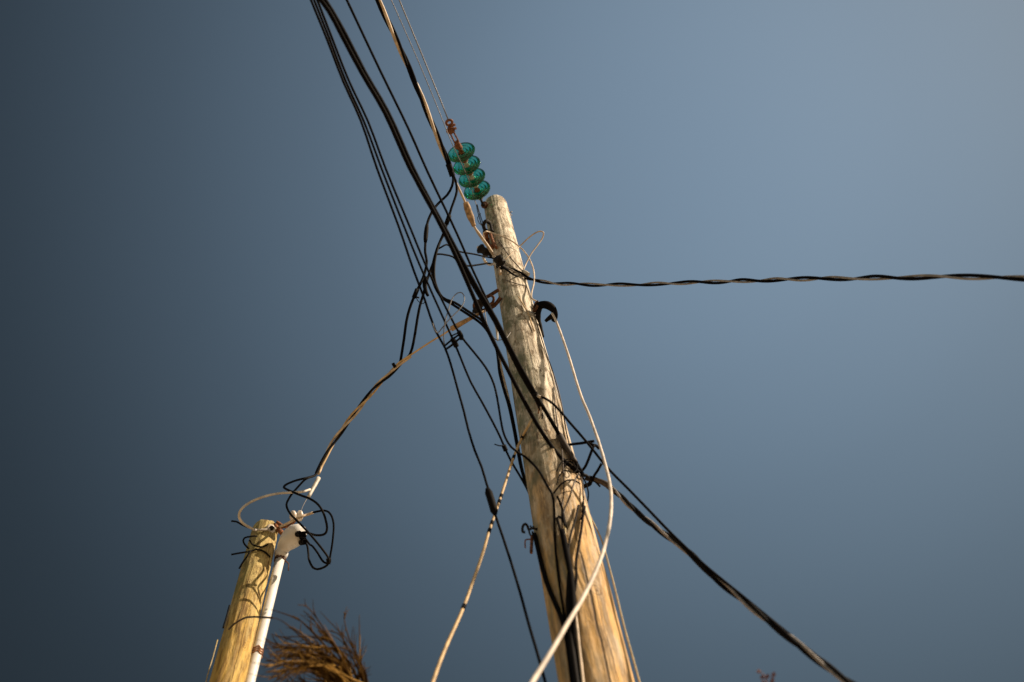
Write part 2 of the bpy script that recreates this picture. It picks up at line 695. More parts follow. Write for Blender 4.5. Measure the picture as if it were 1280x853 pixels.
# black fork clevis on the left face
bm = bmesh.new()
d0 = on(612, 285, .02)
tube(bm, path([(612, 291, d0 + .05), (606, 287, d0), (604.5, 281, d0 - .01), (607.5, 276.5, d0), (612, 279, d0 + .05)], .01), .013, 10)
tube(bm, path([(606, 287, d0), (605.5, 292, d0), (608, 297, d0)], .01), .012, 10)
tube(bm, path([(613.5, 281, 'p', .01), (614.5, 286, 'p', .012), (615.5, 290, 'p', .01)], .01), .010, 10)
obj('clevis', bm, M['dark_iron'], pole)
# rusty strap under it
bm = bmesh.new()
tube(bm, path([(607.5, 291, d0 - .01), (608.5, 298, d0 - .015), (611, 304, d0 - .01), (616, 309, 'p', .012)], .01), .015, 8)
tube(bm, path([(613, 292, 'p', .014), (615.5, 300, 'p', .016), (617.5, 305, 'p', .012), (620.5, 310, 'p', .014)], .01), .010, 8)
obj('hook', bm, M['rust'], pole)
# dark spool knob standing off the left edge
dk = on(612, 316, 0) - .01
kp = P(604.5, 313.5, dk)
bm = bmesh.new()
ax = (P(612, 318, on(612, 318, 0)) - kp).normalized()
lathe(bm, [(0, -.035), (.03, -.035), (.036, -.026), (.03, -.016), (.024, -.004), (.026, .01), (.038, .022), (.034, .034), (.014, .038), (.012, .09), (0, .09)], kp, ax, 20)
obj('knob', bm, M['dark_iron'], pole)
bm = bmesh.new()
lathe(bm, [(0, -.05), (.010, -.05), (.013, -.042), (.010, -.034), (0, -.034)], kp, ax, 12)
obj('bolt_cap', bm, M['ceramic'], pole)
# dead-end knob where the right-hand span is tied
pk = P(629.5, 334.5, on(629.5, 334.5, 0))
nk = Vector((pk.x - A1.x, pk.y - A1.y, 0)).normalized()
bm = bmesh.new()
lathe(bm, [(0, -.03), (.014, -.03), (.014, .02), (.030, .026), (.034, .036), (.026, .046), (.030, .060), (.034, .068), (.026, .078), (0, .08)], pk, nk, 20)
obj('knob', bm, M['dark_iron'], pole)
# rusty rack on the left edge with its two arms and spool
bm = bmesh.new()
dr = on(630, 372, 0) - .005
tube(bm, path([(624, 362, dr), (612, 369.5, dr), (598, 377, dr), (594.5, 379, dr)], .02), .011, 8)
tube(bm, path([(626, 372, dr), (618, 382, dr), (606, 388, dr), (596, 391, dr)], .02), .012, 8)
tube(bm, path([(613, 369, dr - .02), (617, 372, dr - .03), (616, 378, dr - .02), (610, 382, dr)], .01), .008, 8)
tube(bm, path([(597, 376, dr), (594, 382, dr - .01), (596.5, 391.5, dr)], .01), .016, 8)
obj('rack', bm, M['rust_dark'], pole)
bm = bmesh.new()
lathe(bm, [(0, -.04), (.03, -.04), (.033, -.025), (.02, 0), (.033, .025), (.03, .04), (0, .04)], P(598.5, 384, dr - .02), P(600, 378, dr) - P(597, 392, dr), 18)
obj('spool', bm, M['dark_iron'], pole)
# hook with a rusted pendant half way down the left edge
dh = on(672, 668, 0) + .02
bm = bmesh.new()
tube(bm, path([(672, 662, dh), (665, 660.5, dh), (661, 662.5, dh), (659.5, 658, dh), (656.5, 655, dh), (653.8, 657.5, dh), (653, 662, dh), (653.4, 665, dh), (656.5, 665.5, dh)], .008), .0048, 8)
tube(bm, path([(662.8, 657, dh), (665, 661, dh), (667, 657.5, dh)], .006), .003, 6)
tube(bm, path([(661, 663, dh), (663, 669, dh), (665.5, 671, dh), (665.5, 664, dh)], .006), .0035, 6)
obj('hook', bm, M['dark_iron'], pole)
bm = bmesh.new()
pa, pb = P(665, 671, dh), P(664, 691, dh - .08)
block(bm, (pa + pb) / 2, pb - pa, Vector((1, 0, 0)), (pb - pa).length, .010, .014)
tube(bm, path([(663, 674.5, dh), (657, 675, dh), (656.3, 678, dh), (656.6, 685, dh - .02)], .01), .0028, 6)
obj('pendant', bm, M['rust'], pole)
# nails, staples
bm = bmesh.new()
for px, py in [(624, 251.5), (651, 468), (671, 556), (702, 541), (682, 596), (716, 640), (688, 742), (731, 700), (640, 420), (648, 331), (676, 436), (744, 760)]:
    nail(bm, px, py, 1, .005, .004)
split('nail', bm, M['dark_iron'], pole)
# split splinter beside the top
bm = bmesh.new()
tube(bm, [P(633, 268, 7.40), P(637, 266.5, 7.38), P(640, 270, 7.37)], lambda t: .006 - .004 * t, 6)
obj('splinter', bm, M['wood1'], pole)

# ------------------------------------------------------------------ glass insulator string
i1 = P(577.5, 192.5, 7.20)
i4 = P(597.0, 239.5, 7.42)
axis = (i1 - i4).normalized()          # from the pole out towards the line
gap = (i4 - i1).length / 3
att = P(604, 257, on(612, 256, .0) - .02)
ins = thing('insulator_string', 'string of four green glass discs pulled taut at the tall pole top', 'insulator', i4)
disc_prof = [(.0, -.006), (.020, -.006), (.026, -.012), (.034, -.030), (.040, -.030), (.046, -.012), (.052, -.012), (.058, -.036), (.063, -.036), (.069, -.014), (.074, -.014),
             (.080, -.037), (.085, -.037), (.089, -.020), (.0925, -.022), (.0965, -.030), (.099, -.022), (.0965, -.010), (.088, .002), (.070, .016), (.052, .025), (.040, .030), (.036, .034), (0, .034)]
for k in range(4):
    o = i4 + axis * gap * k
    bm = bmesh.new()
    lathe(bm, [(r * 1.03, -h * .66) for r, h in disc_prof], o, axis, 64)   # ribs face the line end
    dsk = obj('glass_disc', bm, M['glass'], ins)
    bm = bmesh.new()
    lathe(bm, [(0, -.072), (.016, -.072), (.022, -.068), (.030, -.058), (.036, -.026), (.037, -.0235), (0, -.0235)], o, axis, 24)
    obj('cap', bm, M['rust'] if k in (2, 3) else M['cloudy'], dsk)
    bm = bmesh.new()
    lathe(bm, [(0, .0045), (.024, .0045), (.024, .012), (.016, .02), (.015, .045), (.022, .052), (.022, .062), (0, .062)], o, axis, 18)
    obj('pin', bm, M['cloudy'] if k in (1, 2) else M['rust'], dsk)
bm = bmesh.new()
tube(bm, [i4 - axis * .06, (i4 - axis * .07).lerp(att, .5), att], .010, 10)
obj('shackle', bm, M['dark_iron'], ins)
# rusted line-end fittings: socket, twin links, clamp with a ring
e0 = i1 + axis * .055


def along(px, py):
    t = (192.5 - py) / 47.0
    return P(px, py, 7.20 - .22 * t)


bm = bmesh.new()
tube(bm, [e0, along(573, 184), along(571, 177)], lambda t: .020 - .006 * t, 12)
lathe(bm, [(0, -.03), (.02, -.03), (.026, -.015), (.022, .012), (.012, .02), (0, .02)], along(572, 181.5), axis, 16)
obj('socket', bm, M['rust'], ins)
side = axis.cross(ray(570, 170)).normalized()
for s in (-1, 1):
    bm = bmesh.new()
    tube(bm, [along(571, 178) + side * .014 * s, along(564.5, 165) + side * .013 * s], .0058, 8)
    obj('link', bm, M['rust'], ins)
bm = bmesh.new()
c0 = along(563.6, 163)
block(bm, c0, axis, side, .052, .05, .035, .25)
tube(bm, [c0 - side * .042, c0 + side * .034], .010, 10)
tube(bm, [c0 + axis * .022 - side * .006, along(562, 157.5)], .015, 10)
tube(bm, [along(562.6, 158.5) - side * .04, along(562.6, 158.5) + side * .012], .009, 10)
rc = along(561.6, 153.5)
ring = [rc + (axis * math.cos(2 * PI * k / 20) + side * math.sin(2 * PI * k / 20)) * .021 for k in range(21)]
tube(bm, ring, .0095, 10, caps=False)
obj('clamp', bm, M['rust'], ins)

# high thin wires of the string
V = path([along(560.2, 149.5), Ph(537, 92, 8.55), Ph(499, 0, 8.55)], .1)
wire('line_wire', 'thin dark wire strung up from the rusty clamp on the green discs', 'wire', run_on(V, 14, True), .0042, M['grey_thin'])
V = path([Ph(489, 0, 8.45), Ph(520, 70, 8.45), Ph(545, 130, 8.45), (567, 184, 6.95), (578, 207, 7.10), (588, 231, 7.27), (594, 252, 7.36), (596, 257.5, 7.34)], .06)
V = run_on(V, 14)
wire('jumper_wire', 'hair thin grey wire passing in front of the green glass discs', 'wire', V, .0028, M['grey_thin'])
# short twin chain wires from the bottom disc to the black fork clevis
t = thing('tie_wire', 'short double wire linking lowest glass disc to black fork clevis', 'wire', P(595.5, 256, 7.34))
for dx in (0, 1):
    bm = bmesh.new()
    tube(bm, path([(595.5 + dx, 256, 7.33), (597 + dx * 1.6, 264, 7.28), (599.5 + dx * 2, 273, 7.2), (602 + dx * 2.5, 282, 7.1)], .03), .0035, 8)
    obj('strand', bm, M['dark_iron'], t)
bm = bmesh.new()
lathe(bm, [(0, -.02), (.012, -.02), (.017, -.008), (.017, .008), (.010, .02), (0, .02)], P(595.6, 257.5, 7.31), Vector((0, 0, 1)), 14)
lathe(bm, [(0, -.02), (.012, -.02), (.015, 0), (.010, .02), (0, .02)], P(602.3, 274.5, 7.18), Vector((0, 0, 1)), 14)
split('connector', bm, M['dark_iron'], t)

# ------------------------------------------------------------------ twisted pair at the top (black + beige), spliced near the discs
dF0 = on(623, 331, .02)
VF = path([Ph(472, 0, 7.75), Ph(492, 42, 7.72), Ph(511, 85, 7.70), Ph(531, 133, 7.68), (549, 176, 6.22), (560, 203, 6.3), (564, 214, 6.32)], .05)
VF = run_on(VF, 12)
tF = thing('twisted_cable', 'thick twisted black and beige cable running up beside the thin wires', 'cable', VF[-1])
twist(tF, VF, [('conductor', .0095, .0095, 0, M['black']), ('conductor', .0085, .0095, 2.1, M['black']), ('neutral_wire', .0095, .010, 4.2, M['beige'])], .62, .6)
bm = bmesh.new()
tube(bm, path([(560.5, 205.5, 6.28), (563, 212, 6.29), (565.5, 220, 6.3)], .008), lambda t: .019 + .005 * math.sin(t * 28), 12)
obj('tape', bm, M['tape'], tF)
V = path([(563.5, 211, 6.30), (569, 226, 6.31), (575, 239, 6.33), (581, 252, 6.36), (584, 259, 6.37), (590, 276, 6.36), (592.5, 283, 6.35), (598, 291.5, 6.34), (604, 300, 6.33), (610, 308.5, 6.32), (616, 317.5, 'p', .02), (621.5, 326, 'p', .012), (624, 333, 'p', .01), (625.5, 343, 'p', .006)], .03)
wire('neutral_wire', '', '', V, lambda t: .0075 + .0025 * (t > .45), M['beige'], parent=tF)
bm = bmesh.new()
tube(bm, path([(582, 253, 6.355), (585.5, 264, 6.36), (590.5, 277.5, 6.35), (592.5, 283, 6.345)], .012), lambda t: (.017 + .006 * math.sin(min(1, t * 4) * PI / 2)) * (1 - .45 * max(0, t - .6) / .4), 12, lump=.12)
obj('grip', bm, M['orange_grip'], tF)
# pale tail curling under the dark knob
wire('tail', '', '', path([(604, 322, 6.3), (607, 328, 6.28), (612, 331, 6.28), (617.5, 330, 'p', .02), (620.5, 334, 'p', .012)], .02), .0085, M['ceramic'], parent=tF)

# tap wires that leave the splice and hang down to the cable towards the yellow pole
V = path([(564.5, 214, 6.27), (566.5, 223, 6.25), (565, 233, 6.22), (559, 244, 6.18), (552, 250.5, 6.15), (544, 259, 6.1), (538, 269, 6.06), (534.5, 278, 6.02), (533, 286, 5.98),
          (532, 300, 5.93), (531.5, 316, 5.86), (533.5, 327, 5.82), (531, 341, 5.78), (525.5, 355, 5.74), (519, 368, 5.7), (512, 386, 5.66), (508, 402, 5.63), (505, 424, 5.6), (500.5, 452.5, 5.57)], .03)
a = wire('tap_wire', 'black tap wire with a thick joint, bowing leftmost towards the yellow pole cable', 'wire', V, .0078, M['black'])
bm = bmesh.new()
tube(bm, path([(533.8, 281, 5.99), (532.6, 291, 5.955), (531.7, 303, 5.91)], .02), lambda t: .0135 - .004 * abs(2 * t - 1) ** 3, 12)
obj('joint', bm, M['tape'], a)
bm = bmesh.new()
tube(bm, path([(521.5, 362, 5.715), (517.5, 372, 5.69)], .01), .013, 12)
obj('connector', bm, M['tape'], a)
bm = bmesh.new()
tube(bm, path([(518.5, 371, 5.69), (524, 372.5, 5.69)], .01), .005, 8)
obj('screw', bm, M['tape'], a)
V = path([(565, 216, 6.26), (569.5, 226, 6.25), (571, 239, 6.2), (568, 250, 6.16), (564, 261, 6.12), (560.5, 274, 6.08), (556, 288, 6.02), (550.5, 301, 5.97), (546, 314, 5.92), (542.5, 326, 5.87), (537, 341, 5.82),
          (533, 353, 5.78), (529, 369, 5.73), (525, 382, 5.69), (521.5, 400, 5.65), (519, 416, 5.62), (515, 436, 5.58), (511, 446.5, 5.56)], .03)
a = wire('tap_wire', 'black tap wire with a pointed cap, right of the one with a thick joint', 'wire', V, .0078, M['black'])
bm = bmesh.new()
tube(bm, path([(561.5, 270, 6.09), (558, 280, 6.05)], .01), .014, 12)
obj('connector', bm, M['tape'], a)
bm = bmesh.new()
tube(bm, path([(531.5, 347, 5.79), (531, 358, 5.75), (533, 366, 5.73), (535, 370, 5.72)], .01), lambda t: .013 - .009 * max(0, t - .5), 10)
obj('connector', bm, M['tape'], a)
# third drop, doubled, curling past the clamp to the tall pole
tq = thing('tap_cable', 'double black tap cable curving down from the splice behind the tall pole', 'cable', P(556, 289, 6.0))
for k, (dx, dy, dd) in enumerate([(0, 0, 0), (2.2, -2.6, .04)]):
    V = path([(557, 290, 5.99), (550, 302, 5.95), (544 + dx * .5, 318, 5.88), (540.5 + dx, 335, 5.82), (542 + dx, 354, 5.74), (552 + dx * .6, 372, 5.65), (566 + dx, 381 + dy, 5.57), (583 + dx, 392 + dy, 5.46), (601 + dx, 404.5 + dy, 5.32),
              (612 + dx * .3, 418, 5.2), (620 + dx * .2, 434, 5.08), (622.7, 450, 4.98 + dd), (624.5 + dx * .4, 466, 4.9 + dd), (630 + dx * .4, 487, 4.78 + dd), (636 + dx * .5, 507, 4.66 + dd), (641.5 + dx * .4, 532, 4.56 + dd), (645.5 + dx * .3, 553, 4.50 + dd), (650 + dx * .3, 578, 4.42 + dd), (657, 603, 'b', .012), (664, 622, 'b', .012)], .03)
    bm = bmesh.new()
    tube(bm, V, .0072, 10)
    obj('conductor', bm, M['black'] if k == 0 else M['black_worn'], tq)
bm = bmesh.new()
tube(bm, path([(622.5, 437, 5.09), (624.5, 450, 5.02), (628, 467, 4.93), (633, 487, 4.81), (637.5, 507, 4.7)], .03), .0058, 8)
obj('neutral_wire', bm, M['beige'], tq)
# two short black jumpers across to the tall pole
wire('jumper_wire', 'short black jumper reaching the tall pole just under its dark knob', 'wire', path([(548.5, 311, 5.93), (552, 309, 5.93), (558, 306, 5.96), (565, 309.5, 6.02), (573, 314.3, 6.08), (584, 316.5, 6.14), (593, 318, 6.2), (604, 320.5, 6.25), (614, 322.5, 'p', .012), (622, 324.5, 'p', .012)], .03), .0052, M['black'])
wire('jumper_wire', 'lower short black jumper ending at the beige tie on the tall pole', 'wire', path([(543.5, 318.5, 5.88), (549, 317.8, 5.9), (557, 318.8, 5.94), (566, 321.2, 5.98), (574, 327.5, 6.0), (583, 332.3, 6.03), (596, 331.5, 6.12), (608, 329.6, 6.2), (615, 330, 'p', .02), (620, 333.5, 'p', .012), (627, 336, 'p', .012)], .03), .0056, M['black'])

# ------------------------------------------------------------------ thick black span that dead-ends low on the tall pole
VB1 = path([Ph(396, -6, 5.32), Ph(411, 14, 5.32), Ph(427, 44, 5.32), Ph(452, 91, 5.31), Ph(481, 141, 5.30), Ph(512, 210, 5.29), (534, 250, 3.86), (556, 292, 3.88), (574, 330, 3.92), (596, 381, 3.97), (611, 415, 4.00), (635.5, 464, 4.04), (671, 530, 4.09), (692.5, 562.5, 4.11), (708, 579, 'p', .012), (724, 590.8, 'p', .012), (729, 594, 'p', .02)], .05)
VB2 = path([Ph(402, -6, 5.33), Ph(415, 14, 5.33), Ph(432, 44, 5.33), Ph(456, 91, 5.32), Ph(485, 141, 5.31), Ph(516.5, 211, 5.30), (536.5, 250, 3.87), (559, 291, 3.90), (576.5, 324, 3.94), (602, 370, 3.99), (619.5, 399, 4.02), (636, 432, 4.06), (653, 464, 4.09), (673, 499, 4.12), (690, 528, 4.13), (700.5, 546, 'p', .014), (711, 563, 'p', .014), (719.5, 578, 'p', .014), (728, 592.5, 'p', .02)], .05)
VB3 = path([Ph(399, -6, 5.36), Ph(413, 14, 5.36), Ph(429.5, 44, 5.355), Ph(454, 92, 5.35), Ph(483, 143, 5.34), Ph(514, 213, 5.33), (534.5, 252, 3.89), (557.5, 293, 3.92), (575.5, 328, 3.96), (600.5, 372, 4.01), (618, 401, 4.04), (635, 435, 4.08), (651, 467, 4.10), (671, 501, 4.13)], .05)
wire('power_cable', 'heavy black cable crossing in front of the tall pole, lower one of the thick pair', 'cable', run_on(VB1, 12), .0082, M['black'])
o = wire('power_cable', 'heavy black cable with a dark sleeve meeting the tall pole at its right edge', 'cable', run_on(VB2, 12), .0084, M['black'])
bm = bmesh.new()
tube(bm, path([(699, 544, 'p', .016), (706, 556, 'p', .017), (714, 569, 'p', .017), (720, 579, 'p', .016)], .02), lambda t: .014 - .004 * t, 10)
obj('sleeve', bm, M['brown'], o)
bm = bmesh.new()
tube(bm, path([(668, 492, 4.09), (672, 500, 4.10), (675.5, 507, 4.11)], .02), .0125, 10)
obj('tape', bm, M['tape'], o)
wire('power_cable', 'worn black cable riding on the thick pair, frayed end over the tall pole', 'cable', run_on(VB3, 12), .0082, M['black_worn'])
# frayed tails
t = thing('frayed_end', 'frayed wire tails hanging under the taped joint in front of the tall pole', 'wire', P(674, 502, 4.1))
for pts, m_ in [([(673, 502, 4.12), (672.5, 507, 4.12), (675, 512, 4.13), (677.5, 518, 4.14), (678, 523, 4.16)], 'black'), ([(675, 506, 4.12), (676.5, 512, 4.12), (676, 518, 4.14), (674.5, 523, 4.16)], 'ceramic'),
                ([(672, 495, 4.08), (675, 496.5, 4.07)], 'ceramic'), ([(670, 503, 4.13), (673.5, 510, 4.14), (673, 517, 4.16)], 'copper')]:
    bm = bmesh.new()
    tube(bm, path(pts, .01), .0036 if len(pts) > 2 else .006, 8)
    obj('tail', bm, M[m_], t)
# service span continuing down right from the dead end
VC = path([(674.5, 496.5, 4.09), (680, 497.5, 4.08), (692.5, 506, 4.07), (711, 527, 4.05), (735.6, 555.5, 4.0), (758, 583.5, 3.93), (786, 612, 3.82), (814, 641, 3.7), (838, 666, 3.58), (856, 683.5, 3.5), (880, 706, 3.41), (930, 747, 3.22), (985, 792, 3.04), (1065, 855.5, 2.84)], .04)
wire('service_wire', 'single black wire arcing off the taped joint and joining the cable to lower right', 'wire', run_on(VC, 6, True), .0052, M['black'])
VD = path([(733, 598, 4.12), (741, 599, 4.1), (752, 602.5, 4.06), (767.5, 613.5, 3.98), (797, 641, 3.8), (827, 665, 3.64), (858, 688, 3.5), (893, 722, 3.36), (926, 748.5, 3.23), (968, 782.5, 3.08), (1017, 821, 2.94), (1067, 857, 2.82)], .03)
VD = run_on(VD, 6, True)
tD = thing('service_cable', 'thick twisted black service cable sagging from the tall pole to lower right', 'cable', VD[0])
twist(tD, VD, [('conductor', .0058, .0062, 0, M['black']), ('conductor', .0058, .0062, 2.1, M['black_worn']), ('neutral_wire', .0048, .0068, 4.1, M['grey'])], .42, 1.2, .5)
bm = bmesh.new()
tube(bm, path([(744, 599.5, 4.085), (752, 602.5, 4.055), (762, 608.5, 4.0), (769, 615, 3.96)], .02), lambda t: .0125 - .004 * abs(2 * t - 1), 10)
obj('grip', bm, M['brown'], tD)
# stiff black loop that holds it off the pole
tk = thing('cable_bracket', 'black angular loop standing off the tall pole right edge above the service cable', 'bracket', P(727, 590, 4.12))
dK = 4.14
for nm, pts, r in [('arm', [(703, 556.5, 'p', .01), (709, 556.5, 4.12), (717, 555.3, 4.13), (727, 554.2, 4.14), (736, 552.6, 4.14), (743, 551.6, 4.14)], .0058),
                   ('arm', [(735, 553, 4.13), (741, 556.3, 4.13), (745.5, 557.5, 4.14), (748.5, 561, 4.15)], .0062),
                   ('strut', [(742.5, 556, 4.13), (739.5, 564, 4.12), (735, 576, 4.11), (731, 584.5, 4.11), (726.5, 589.5, 4.11)], .0058),
                   ('strut', [(752, 579.5, 4.08), (748.5, 586, 4.08), (743, 594.5, 4.08), (739, 600.5, 4.09)], .0056),
                   ('foot', [(738.5, 600, 4.1), (737.5, 604.5, 4.11), (734, 606.8, 4.12), (729.5, 608, 4.14)], .009),
                   ('tail', [(744.5, 602.5, 4.08), (747.5, 605.5, 4.08), (750.3, 608.8, 4.08)], .004)]:
    bm = bmesh.new()
    tube(bm, path(pts, .012), r, 10)
    obj(nm, bm, M['black'], tk)
bm = bmesh.new()
tube(bm, path([(723, 590, 4.11), (727.5, 593.5, 4.1), (733, 595, 4.11), (737, 599, 4.1), (740, 601.5, 4.09)], .012), lambda t: .010 - .003 * t, 10, lump=.3)
obj('clamp', bm, M['dark_iron'], tk)
bm = bmesh.new()
tube(bm, path([(743.5, 552.5, 4.13), (744.2, 555.2, 4.13)], .01), .0065, 8)
tube(bm, path([(727, 586, 4.12), (730.5, 586, 4.12), (733, 584.8, 4.12)], .01), .004, 8)
split('ferrule', bm, M['ceramic'], tk)

# single dark wire crossing behind the thick pair
V = path([Ph(432, -3, 5.75), Ph(475, 88, 5.72), Ph(510.5, 161, 5.70), Ph(534, 214, 5.69), (571, 292, 4.3), (592, 340, 4.32), (611, 380, 4.3), (622, 404, 4.22), (634.5, 430, 4.15), (646, 452, 4.12), (662, 481, 4.14)], .06)
wire('overhead_wire', 'lone thin black wire between the thick black pair and the twisted beige cable', 'wire', run_on(V, 12), .0052, M['black'])

# ------------------------------------------------------------------ three slim wires at far left, tied together beside the tall pole
TOPW = [Ph(387, -4, 5.5), Ph(391, -4, 5.52), Ph(395, -4, 5.54)]
W1 = run_on(path([TOPW[0], Ph(409, 50, 5.5), Ph(429, 102, 5.49), Ph(451, 151, 5.48), Ph(471, 210, 5.46), (500, 288, 4.06), (517, 338, 4.1), (531, 375, 4.13), (544, 413, 4.16), (556, 434.5, 4.17), (563, 454, 4.16), (573, 490, 4.1), (580, 515, 4.06), (585, 536, 4.02), (593.5, 563.5, 3.94), (602, 584, 3.88), (608.5, 606, 3.83), (611, 613, 3.81), (618.5, 642, 3.75), (628, 670, 3.66), (640, 707, 3.54), (651, 744, 3.42), (660.5, 779, 3.3), (672, 818, 3.18), (684, 862, 3.08)], .05), 12)
W1 = run_on(W1, 1.2, True)
o = wire('drop_wire', 'slim black wire with a fat sleeve, leftmost of three running down beside the tall pole', 'wire', W1, .0048, M['black'], 'slim black wires tied together')
bm = bmesh.new()
tube(bm, path([(609.2, 611, 3.815), (614, 626, 3.78), (619, 643, 3.745)], .015), lambda t: .0145 if .03 < t < .97 else .008, 14)
obj('sleeve', bm, M['tape'], o)
bm = bmesh.new()
tube(bm, path([(674, 826, 3.15), (668.5, 832, 3.15), (663, 829, 3.14), (658, 826, 3.14)], .01), .0035, 8)
tube(bm, path([(555.5, 431, 4.165), (558, 440, 4.16), (562, 452, 4.155)], .01), lambda t: .011 + .003 * math.sin(t * 20), 10)
tube(bm, path([(542, 405, 4.15), (540.5, 404.5, 4.15)], .01), .004, 8)
split('tie', bm, M['tape'], o)
W2 = run_on(path([TOPW[1], Ph(410.5, 45, 5.52), Ph(432, 101, 5.51), Ph(455, 152, 5.50), Ph(477, 211, 5.48), (507, 288, 4.08), (524, 330, 4.11), (542, 371, 4.15), (556, 402, 4.18), (568, 429, 4.19), (576, 448, 4.18), (588, 477, 4.16), (602, 502, 4.14), (616, 528, 4.12), (625, 546, 4.13), (631, 560, 4.14), (639, 577, 4.16), (648, 592, 4.2), (656, 606, 'b', .02), (664, 622, 'b', .012)], .05), 12)
o = wire('drop_wire', 'slim black wire with a small knot, middle of three, passing behind the tall pole', 'wire', W2, .0046, M['black'], 'slim black wires tied together')
bm = bmesh.new()
tube(bm, path([(629.3, 556.5, 4.14), (631, 560.5, 4.14), (632.5, 564, 4.14)], .01), .0095, 10)
tube(bm, path([(630, 557, 4.13), (625, 557.5, 4.12), (621, 556.5, 4.12), (618, 555.5, 4.12)], .01), .0026, 6)
obj('knot', bm, M['tape'], o)
W3 = run_on(path([TOPW[2], Ph(414, 45, 5.54), Ph(436, 101, 5.53), Ph(460, 152, 5.52), Ph(482.5, 212, 5.50), (514, 288, 4.1), (530.5, 328, 4.13), (549, 368, 4.17), (563, 396, 4.2), (576, 420, 4.21), (587, 434, 4.2), (602, 452.5, 4.17), (611, 466, 4.14), (617.5, 481, 4.11), (621.5, 498, 4.07), (624.5, 516, 4.04), (628, 536, 4.0), (632, 548, 4.0), (639, 559, 4.0), (646, 564.5, 4.0), (656, 571, 'p', .012), (665, 579, 'p', .01), (673, 588, 'p', .01), (679, 598, 'p', .01), (685, 609, 'p', .01), (690.5, 619, 'p', .01), (692.5, 632, 'p', .01), (693, 650, 'p', .01), (694.5, 690, 'p', .01), (699, 730, 'p', .01), (706, 775, 'p', .012), (712, 815, 'p', .012), (717, 865, 'p', .012)], .05), 12)
wire('drop_wire', 'slim black wire, rightmost of three, bending across the tall pole and down its face', 'wire', W3, .0047, M['black'], 'slim black wires tied together')
t = thing('wire_tie', 'black tie knots holding the three slim wires together beside the tall pole', 'tie', P(568, 428, 4.18))
for pts, r in [([(555, 433, 4.15), (560, 429, 4.16), (566, 424, 4.17), (574, 418.5, 4.19)], .004), ([(557, 437, 4.15), (563, 433, 4.16), (569, 428, 4.17), (577, 421, 4.19)], .0042),
               ([(564, 420.5, 4.17), (570, 417.5, 4.18), (575.5, 416.8, 4.19)], .003), ([(565.5, 424, 4.18), (568, 428, 4.17), (570.5, 433, 4.18)], .0105), ([(573.5, 415, 4.2), (576, 419, 4.19), (577, 424, 4.2)], .009)]:
    bm = bmesh.new()
    tube(bm, path(pts, .01), r, 8, lump=.25)
    obj('knot', bm, M['tape'], t)
V = path([(541, 404, 4.14), (543, 412, 4.14), (547, 416.5, 4.15), (552, 411, 4.16), (562.5, 398.5, 4.19), (577.5, 383, 4.24), (580.7, 373, 4.27), (577.5, 366.2, 4.28), (572, 366.5, 4.27), (566, 372.5, 4.25), (559.5, 391, 4.2), (556, 404, 4.17), (554.5, 420, 4.16), (555.5, 432, 4.16)], .02)
wire('tie_wire', 'thin grey wire looped above the tie of the three slim wires', 'wire', V, .0022, M['grey_thin'])

# ------------------------------------------------------------------ horizontal twisted pair to the right
VE = path([(629, 334, 'p', .02), (637, 336.5, 'p', .02), (648, 341, 5.98), (657, 345.5, 5.94), (670, 350, 5.88), (690, 354, 5.78), (720, 355.5, 5.62), (760, 356.3, 5.44), (800, 355.6, 5.28), (840, 354.2, 5.12), (880, 353, 4.97), (920, 351.5, 4.83), (970, 349.8, 4.66), (1040, 348.3, 4.46), (1120, 347, 4.25), (1200, 346.5, 4.07), (1290, 348.5, 3.9)], .02)
VE = run_on(VE, 8, True)
tE = thing('service_cable', 'twisted black and grey cable stretched level across the sky to the right', 'cable', VE[0])
twist(tE, VE, [('conductor', .0066, .0066, 0, M['black']), ('messenger_wire', .0048, .0066, PI, M['grey'])], .40, 2.2, .75, lambda t: 1.0)
V = path([(626.5, 333, 'p', .03), (634, 338, 'p', .03), (642, 343.5, 'p', .03), (652, 347.6, 5.98), (663, 349.6, 5.9), (674, 350.5, 5.86)], .02)
wire('conductor', '', '', V, .0062, M['black'], parent=tE)
bm = bmesh.new()
tube(bm, path([(654, 339.5, 5.98), (657, 341, 5.96), (660.5, 343.5, 5.94)], .01), .013, 10)
obj('clamp', bm, M['cloudy'], tE)
# thin beige loops springing from the tie
V = path([(608, 302, 'p', .02), (605, 297, 6.62), (604, 292.5, 6.62), (607, 289.8, 6.6), (613, 290.8, 'p', .03), (620, 293.2, 'p', .035), (631, 297, 'p', .03), (643, 303.8, 'p', .03), (652, 311, 6.42), (660, 321, 6.3), (665.6, 333, 6.15), (667.8, 345, 5.95), (667.2, 355, 5.8), (664.5, 367, 5.62), (664.6, 373, 5.56), (668, 375.5, 5.52), (677, 380, 5.46)], .02)
wire('loose_wire', 'thin beige wire hooped over the tall pole face and down to the black clamp', 'wire', V, .0045, M['beige'])
V = path([(627, 330, 'p', .02), (631, 325.5, 'p', .03), (641, 315.3, 'p', .05), (652, 306, 6.28), (661, 297.3, 6.24), (670, 291, 6.22), (676, 289.3, 6.22), (679.4, 291, 6.22), (678.4, 297, 6.22), (672.5, 306, 6.18), (664, 317.5, 6.12), (657.5, 330, 6.06), (654, 338.5, 6.0)], .02)
wire('loose_wire', 'thin beige wire sticking out right in a narrow loop above the level cable', 'wire', V, .0042, M['beige'])
V = path([(622.5, 300, 'p', .01), (630, 311, 'p', .012), (638, 322, 'p', .014), (646.5, 332, 'p', .016), (653, 339, 'p', .02)], .02)
wire('loose_wire', 'fine brown wire lying slantwise on the tall pole under the beige hoop', 'wire', V, .0034, M['brown'])

